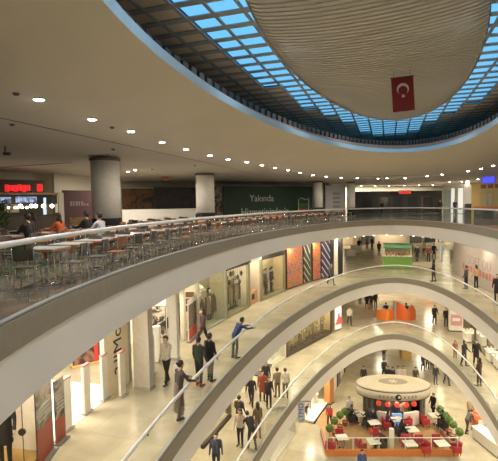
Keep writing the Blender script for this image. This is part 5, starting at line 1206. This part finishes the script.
MB().box(sx4(52.5), sx4(55.5), .0, .2, 1.15, 2.2).build('lit_side_panel', emis('side_blue', (.55, .72, .85), .9), t)
MB().box(sx4(14), sx4(34), 2.1, 2.19, 1.3, 1.9).build('kitchen_tiles', mat('kitchen', (.5, .42, .25), .5, emit=.15), t)
for x0, x1, lab in ((5.5, 31, 'long glowing red sign above the blue menu screens'), (37.5, 43.5, 'short round-cornered glowing red sign right of the long one')):
    a_, b_ = W4(x0, 25.8), W4(x1, 25.8); Ms, Ls = frame2(a_, b_, Z4); s = empty('stall_sign', Ms, lab, 'sign'); z0, z1 = zof(191.6, 25.8, 30), zof(184.2, 25.8, 30)
    n = 6 if Ls > 1 else 1
    for k in range(n): MB().box(Ls * k / n + .02, Ls * (k + 1) / n - .01, -.06, .06, z0 + (.05 if k % 2 else 0), z1 - (.04 if k % 3 else 0)).build('letter_block', REDE, s, bevel=.04)
    MB().box(-.05, Ls + .05, .06, .12, z0 - .04, z0 + .06).build('support_bar', BLACK, s)
for k, x in enumerate((8.5, 15.2, 17.5, 20.5, 22.5, 27, 31.5, 35.5, 43.5, 52)):
    big = k in (3, 6, 7, 8, 9); p = at_depth(x, 207.5 if not big else 206, 25.2 + .25 * (k % 3)); s = empty('globe_lamp', p, 'glowing round lamp hanging in front of the food stall with red sign', 'lamp', 'globe lamps of the food stall'); MB().ball((0, 0, 0), .115 if big else .075).build('globe', LAMPW, s, True); MB().tube([(0, 0, .09), (0, 0, .95)], .008, 5).build('cord', BLACK, s)
p = W4(3, 24); t = empty('potted_plant', (p.x, p.y, Z4), 'tall leafy plant by the food stall at the left edge', 'plant'); MB().lathe([(.2, 0), (.27, .5), (.22, .5)], 14).build('pot', BLACK, t)
r4 = random.Random(3); b = MB()
for k in range(200):
    a = r4.random() * 6.3; h = .5 + 1.5 * r4.random(); rr = .1 + .35 * r4.random(); c = Vector((rr * math.cos(a), rr * math.sin(a), h)); u = Vector((math.cos(a + .7), math.sin(a + .7), .6)).normalized() * .22; w_ = Vector((-math.sin(a), math.cos(a), .1)) * .06; b.quad(c - w_, c + u - w_ * .2, c + u * 1.2, c + w_)
b.build('foliage', mat('plant_green', (.05, .12, .02), .7, var=.4), t)
# far shops
t, M, L = b4('shopfront', 353, 62, 442, 64, .0, zof(191, 63, 400), DARKWALL, 'wide dark shop front with small red sign at the far top floor', 'shop front')
hz = zof(191, 63, 400)
for k in range(5): MB().box(-L * .40 + L * .17 * k, -L * .40 + L * .17 * k + L * .11, -.02, 0, .1, hz * .72).build('dark_glazing', mat('night_glass', (.035, .04, .045), .15), t)
MB().box(L * .26, L * .36, -.02, 0, .3, hz * .75).build('pink_picture', mat('dim_pink', (.12, .07, .075), .6), t)
p0, p1 = W4(399, 61.5), W4(411, 61.5); Ms, Ls = frame2(p0, p1, Z4); s = empty('shop_sign', Ms, 'small glowing red sign on the dark far shop front', 'sign'); z0, z1 = zof(193.8, 61.5, 400), zof(190.8, 61.5, 400); MB().box(0, Ls, .05, .3, z0 - .05, z1 + .05).build('sign_back', BLACK, s)
for k in range(4): MB().box(Ls * k / 4 + .06, Ls * (k + 1) / 4 - .06, 0, .05, z0, z1).build('letter_block', REDE, s)
t, M, L = b4('pale_partition', 325, 49, 345.5, 50.5, .05, zof(184.5, 50, 400), mat('pale_lilac', (.42, .40, .42), .6), 'pale lilac grey partition between the narrow white column and the cream column', 'partition')
for k in range(4): MB().box(-L * .12, L * .22, -.02, 0, 1.0 + .5 * k, 1.25 + .5 * k).build('grey_print', mat('dim_print', (.22, .23, .26), .6), t)
t, M, L = b4('dark_counter', 313, 44.6, 324, 45.2, .02, zof(206, 46, 400), BLACK, 'black counter at the foot of the narrow white column', 'counter')
# kiosk with white screens
M, L = frame2(W4(443, 54), W4(471, 53), Z4); t = empty('white_kiosk', M, 'white shop with two bright door panels left of the gold shop front', 'shop front')
zk = zof(188.5, 54, 457); WG = emis('white_panel_glow', (.86, .86, .82), .55)
MB().box(0, L, .3, .4, 0, zk + .5).build('wall', DIMW, t); MB().box(L * .30, L * .42, .2, .3, .05, zk).build('door_panel', WG, t); MB().box(L * .55, L * .72, .2, .3, .05, zk).build('door_panel', WG, t); MB().box(L * .44, L * .53, .22, .3, .05, zk - .1).build('dark_gap', GREYP, t)
MB().box(L * .74, L, .05, .3, .05, zk + .3).build('white_pier', DIMC, t); MB().box(L * .05, L * .28, .2, .3, .05, zk - .2).build('glazing', mat('mint_dim', (.3, .36, .34), .3), t)
MB().box(L * .76, L * 1.0, -.9, -.3, .0, 1.25).build('black_cabinet', BLACK, t)
p = at_depth(467.5, 181, 53); s = empty('wall_lamp', p, 'small bright wall lamp above the white pier', 'lamp'); MB().lathe([(.0, -.5), (.18, -.45), (.14, .45), (0, .5)], 12).build('lamp_shade', LAMPW, s, True); MB().box(-.05, .05, .1, .35, -.1, .1).build('bracket', GREYD, s)
# gold shop
M, L = frame2(W4(471.5, 41), W4(545, 38), Z4); t = empty('gold_shop', M, 'gold framed shop with a glowing blue sign at the right edge of the top floor', 'shop front')
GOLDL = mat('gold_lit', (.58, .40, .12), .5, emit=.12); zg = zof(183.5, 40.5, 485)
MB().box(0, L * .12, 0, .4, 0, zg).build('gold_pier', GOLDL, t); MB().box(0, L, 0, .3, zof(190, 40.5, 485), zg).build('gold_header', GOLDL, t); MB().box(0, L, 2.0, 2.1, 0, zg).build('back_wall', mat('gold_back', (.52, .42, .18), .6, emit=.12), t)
for k in range(8): MB().box(L * .13 + L * .1 * k, L * .13 + L * .1 * k + .45, -.03, 0, zof(188.5, 40.5, 485), zof(184.5, 40.5, 485)).build('red_letter', mat('gold_red', (.30, .12, .05)), t)
MB().box(L * .02, L, -.5, .2, .75, zof(206.5, 40, 485)).build('orange_counter', mat('counter_red_orange', (.62, .18, .06), .5), t); MB().box(L * .04, L, -.45, .15, 0, .75).build('counter_base', GREYD, t)
MB().box(L * .60, L * .75, 1.7, 1.9, 1.2, 2.4).build('dark_recess', BLACK, t); MB().box(L * .2, L * .28, .8, .9, 1.1, 2.2).build('figure_panel', DIMC, t)
p0, p1 = W4(482, 39.6), W4(494.5, 39.2); Ms, Ls = frame2(p0, p1, Z4); s = empty('blue_sign', Ms, 'glowing blue sign above the gold shop front', 'sign'); z0, z1 = zof(183.5, 39.5, 488), zof(176.5, 39.5, 488)
for k, w_ in enumerate((.16, .06, .2, .2)): MB().box(Ls * (.05 + .23 * k), Ls * (.05 + .23 * k) + Ls * .2, -.05, .05, z0 + .1, z1 - .1 + (.1 if k % 2 else 0)).build('letter_block', BLUEE, s, bevel=.03)
MB().box(-.05, Ls + .05, .05, .15, z0, z1).build('sign_back', mat('sign_blue_dark', (.10, .10, .45), .5, emit=.35, ecol=(.12, .12, .6)), s)

# ---------------- dining tables and chairs behind the glass
TOPW = mat('table_white', (.66, .66, .68), .3); EDGEO = mat('table_edge_orange', (.60, .13, .02), .5); SEATM = [mat('seat_brown', (.09, .06, .045), .5), mat('seat_grey', (.055, .053, .05), .5), mat('seat_orange', (.40, .10, .03), .5)]
def dining_table(M, label, group):
    t = empty('dining_table', M, label, 'table', group)
    tt_ = MB().box(-.36, .36, -.36, .36, .735, .75).build('tabletop', TOPW, t); MB().box(-.365, .365, -.365, .365, .70, .735).build('table_edge', EDGEO, tt_)
    MB().tube([(0, 0, .04), (0, 0, .70)], .035, 10).build('pedestal', CHROME, t, True); MB().lathe([(.27, 0), (.265, .02), (.24, .038), (.19, .056), (.13, .068), (.07, .075), (.035, .08)], 20).build('foot', CHROME, t, True); return t
def dining_chair(M, sm, label, group):
    t = empty('dining_chair', M, label, 'chair', group)
    MB().box(-.20, .20, -.20, .20, .43, .46).build('seat', sm, t, bevel=.012)
    b = MB(); n = 8; vs = []
    for i in range(n + 1):
        a = -.5 + i / n; y = -.22 + .10 * (a * 2) ** 2 * .5
        vs += [(a * .40, y, .58), (a * .38, y - .03, .84), (a * .38, y - .045, .84), (a * .40, y - .015, .58)]
    b.add(vs, [(4 * i + j, 4 * i + (j + 1) % 4, 4 * i + 4 + (j + 1) % 4, 4 * i + 4 + j) for i in range(n) for j in range(4)] + [(0, 1, 2, 3), (4 * n + 3, 4 * n + 2, 4 * n + 1, 4 * n)]); b.build('backrest', sm, t)
    for sx in (-1, 1):
        MB().tube([(sx * .20, .19, 0), (sx * .18, .17, .44)], .012, 6).build('leg', CHROME, t, True)
        MB().tube([(sx * .20, -.22, 0), (sx * .185, -.19, .44), (sx * .19, -.235, .82)], .012, 6).build('leg', CHROME, t, True)
    return t
reg()
tab0 = chr0 = None; rt = random.Random(11); chairs = {}
TABG = 'food court tables'; CHG = 'food court chairs'
rows = [(1.05, 4), (2.75, 5), (4.5, 6), (6.3, 6.5)]; NT_ = 0
placed = []
cols4 = [W4(106.5, 21.6), W4(205.5, 33), W4(318, 47)]
for off, step in rows:
    i = NC * .30
    while i < NC * .655:
        p = cpt(4, i, off); px = proj((p.x, p.y, Z4 + .75))[0]
        ok = all((p - c).length > 1.7 for c in cols4) and -40 < px < 345 and p.y > 4.5
        if off > 4 and px > 100 and p.y > 29: ok = False
        if ok: placed.append((p, i, off))
        i += step * .98 if off > 2 else step * 1.05
for n_, (p, i, off) in enumerate(placed):
    q = cpt(4, i + .5, off); rz = math.atan2(q.y - p.y, q.x - p.x); M = TR(p.x, p.y, Z4, rz)
    lab = 'square white topped table with orange edge in the food court behind the topmost balustrade'
    if tab0 is None: tab0 = dining_table(M, lab, TABG); reg()
    else: dup(tab0, M, lab, TABG)
    for dx, dy, a in ((0, .60, PI), (0, -.60, 0), (.60, 0, PI / 2), (-.60, 0, -PI / 2)):
        if dy < 0 and off < 1.2: continue
        if abs(dx) > 0 and rt.random() < (.25 if off < 2 else .45): continue
        s = rt.choice((0, 0, 1, 1, 2)); Mc = M @ Matrix.Translation((dx + rt.uniform(-.05, .05), dy, 0)) @ Matrix.Rotation(a + rt.uniform(-.25, .25), 4, 'Z'); cl = ('dark brown', 'grey', 'orange')[s] + ' seated chrome legged chair in the food court behind the topmost balustrade'
        if s not in chairs: chairs[s] = dining_chair(Mc, SEATM[s], cl, CHG + ' with %s seats' % ('dark brown', 'grey', 'orange')[s]); reg()
        else: dup(chairs[s], Mc, cl, CHG + ' with %s seats' % ('dark brown', 'grey', 'orange')[s])
# diners
def near_table(px, off_):
    best = min(placed, key=lambda t_: abs(proj((t_[0].x, t_[0].y, Z4 + .75))[0] - px) + (0 if abs(t_[2] - off_) < .4 else 500)); return best
for px, off_, c, l, ps, lab in ((22, 4.5, (30, 28, 30), (30, 28, 30), 'sit', 'seated diner in black left of the orange topped one, before the food stall'), (42, 4.5, (190, 84, 44), (40, 36, 36), 'sit_long', 'seated diner in orange top before the food stall'), (62, 4.5, (26, 24, 28), (28, 26, 28), 'sit', 'seated diner in black in front of the maroon hoarding'), (84, 2.75, (196, 196, 204), (60, 66, 96), 'sit', 'seated diner in pale patterned shirt right beside the balustrade, before the maroon hoarding'), (6, 6.3, (60, 40, 36), (36, 30, 30), 'sit_long', 'seated diner in brown at the far left edge of the food court')):
    p, i, off = near_table(px, off_); q = cpt(4, i + .5, off); rz = math.atan2(q.y - p.y, q.x - p.x); pp = TR(p.x, p.y, Z4, rz) @ Vector((0, .60, 0)); person(ps, pp, math.degrees(rz) + 180, lab, c, l)
for px, Y, c, lab in ((382, 54, (40, 38, 42), 'distant person in black standing before the far dark shop front, at the left'), (440, 50, (50, 46, 48), 'distant person in dark grey standing left of the white shop with bright doors'), (455, 51, (36, 34, 38), 'distant person in black standing before the white shop with bright doors')):
    p = W4(px, Y); person('coat', Vector((p.x, p.y, Z4)), 170, lab, c, (34, 32, 36))
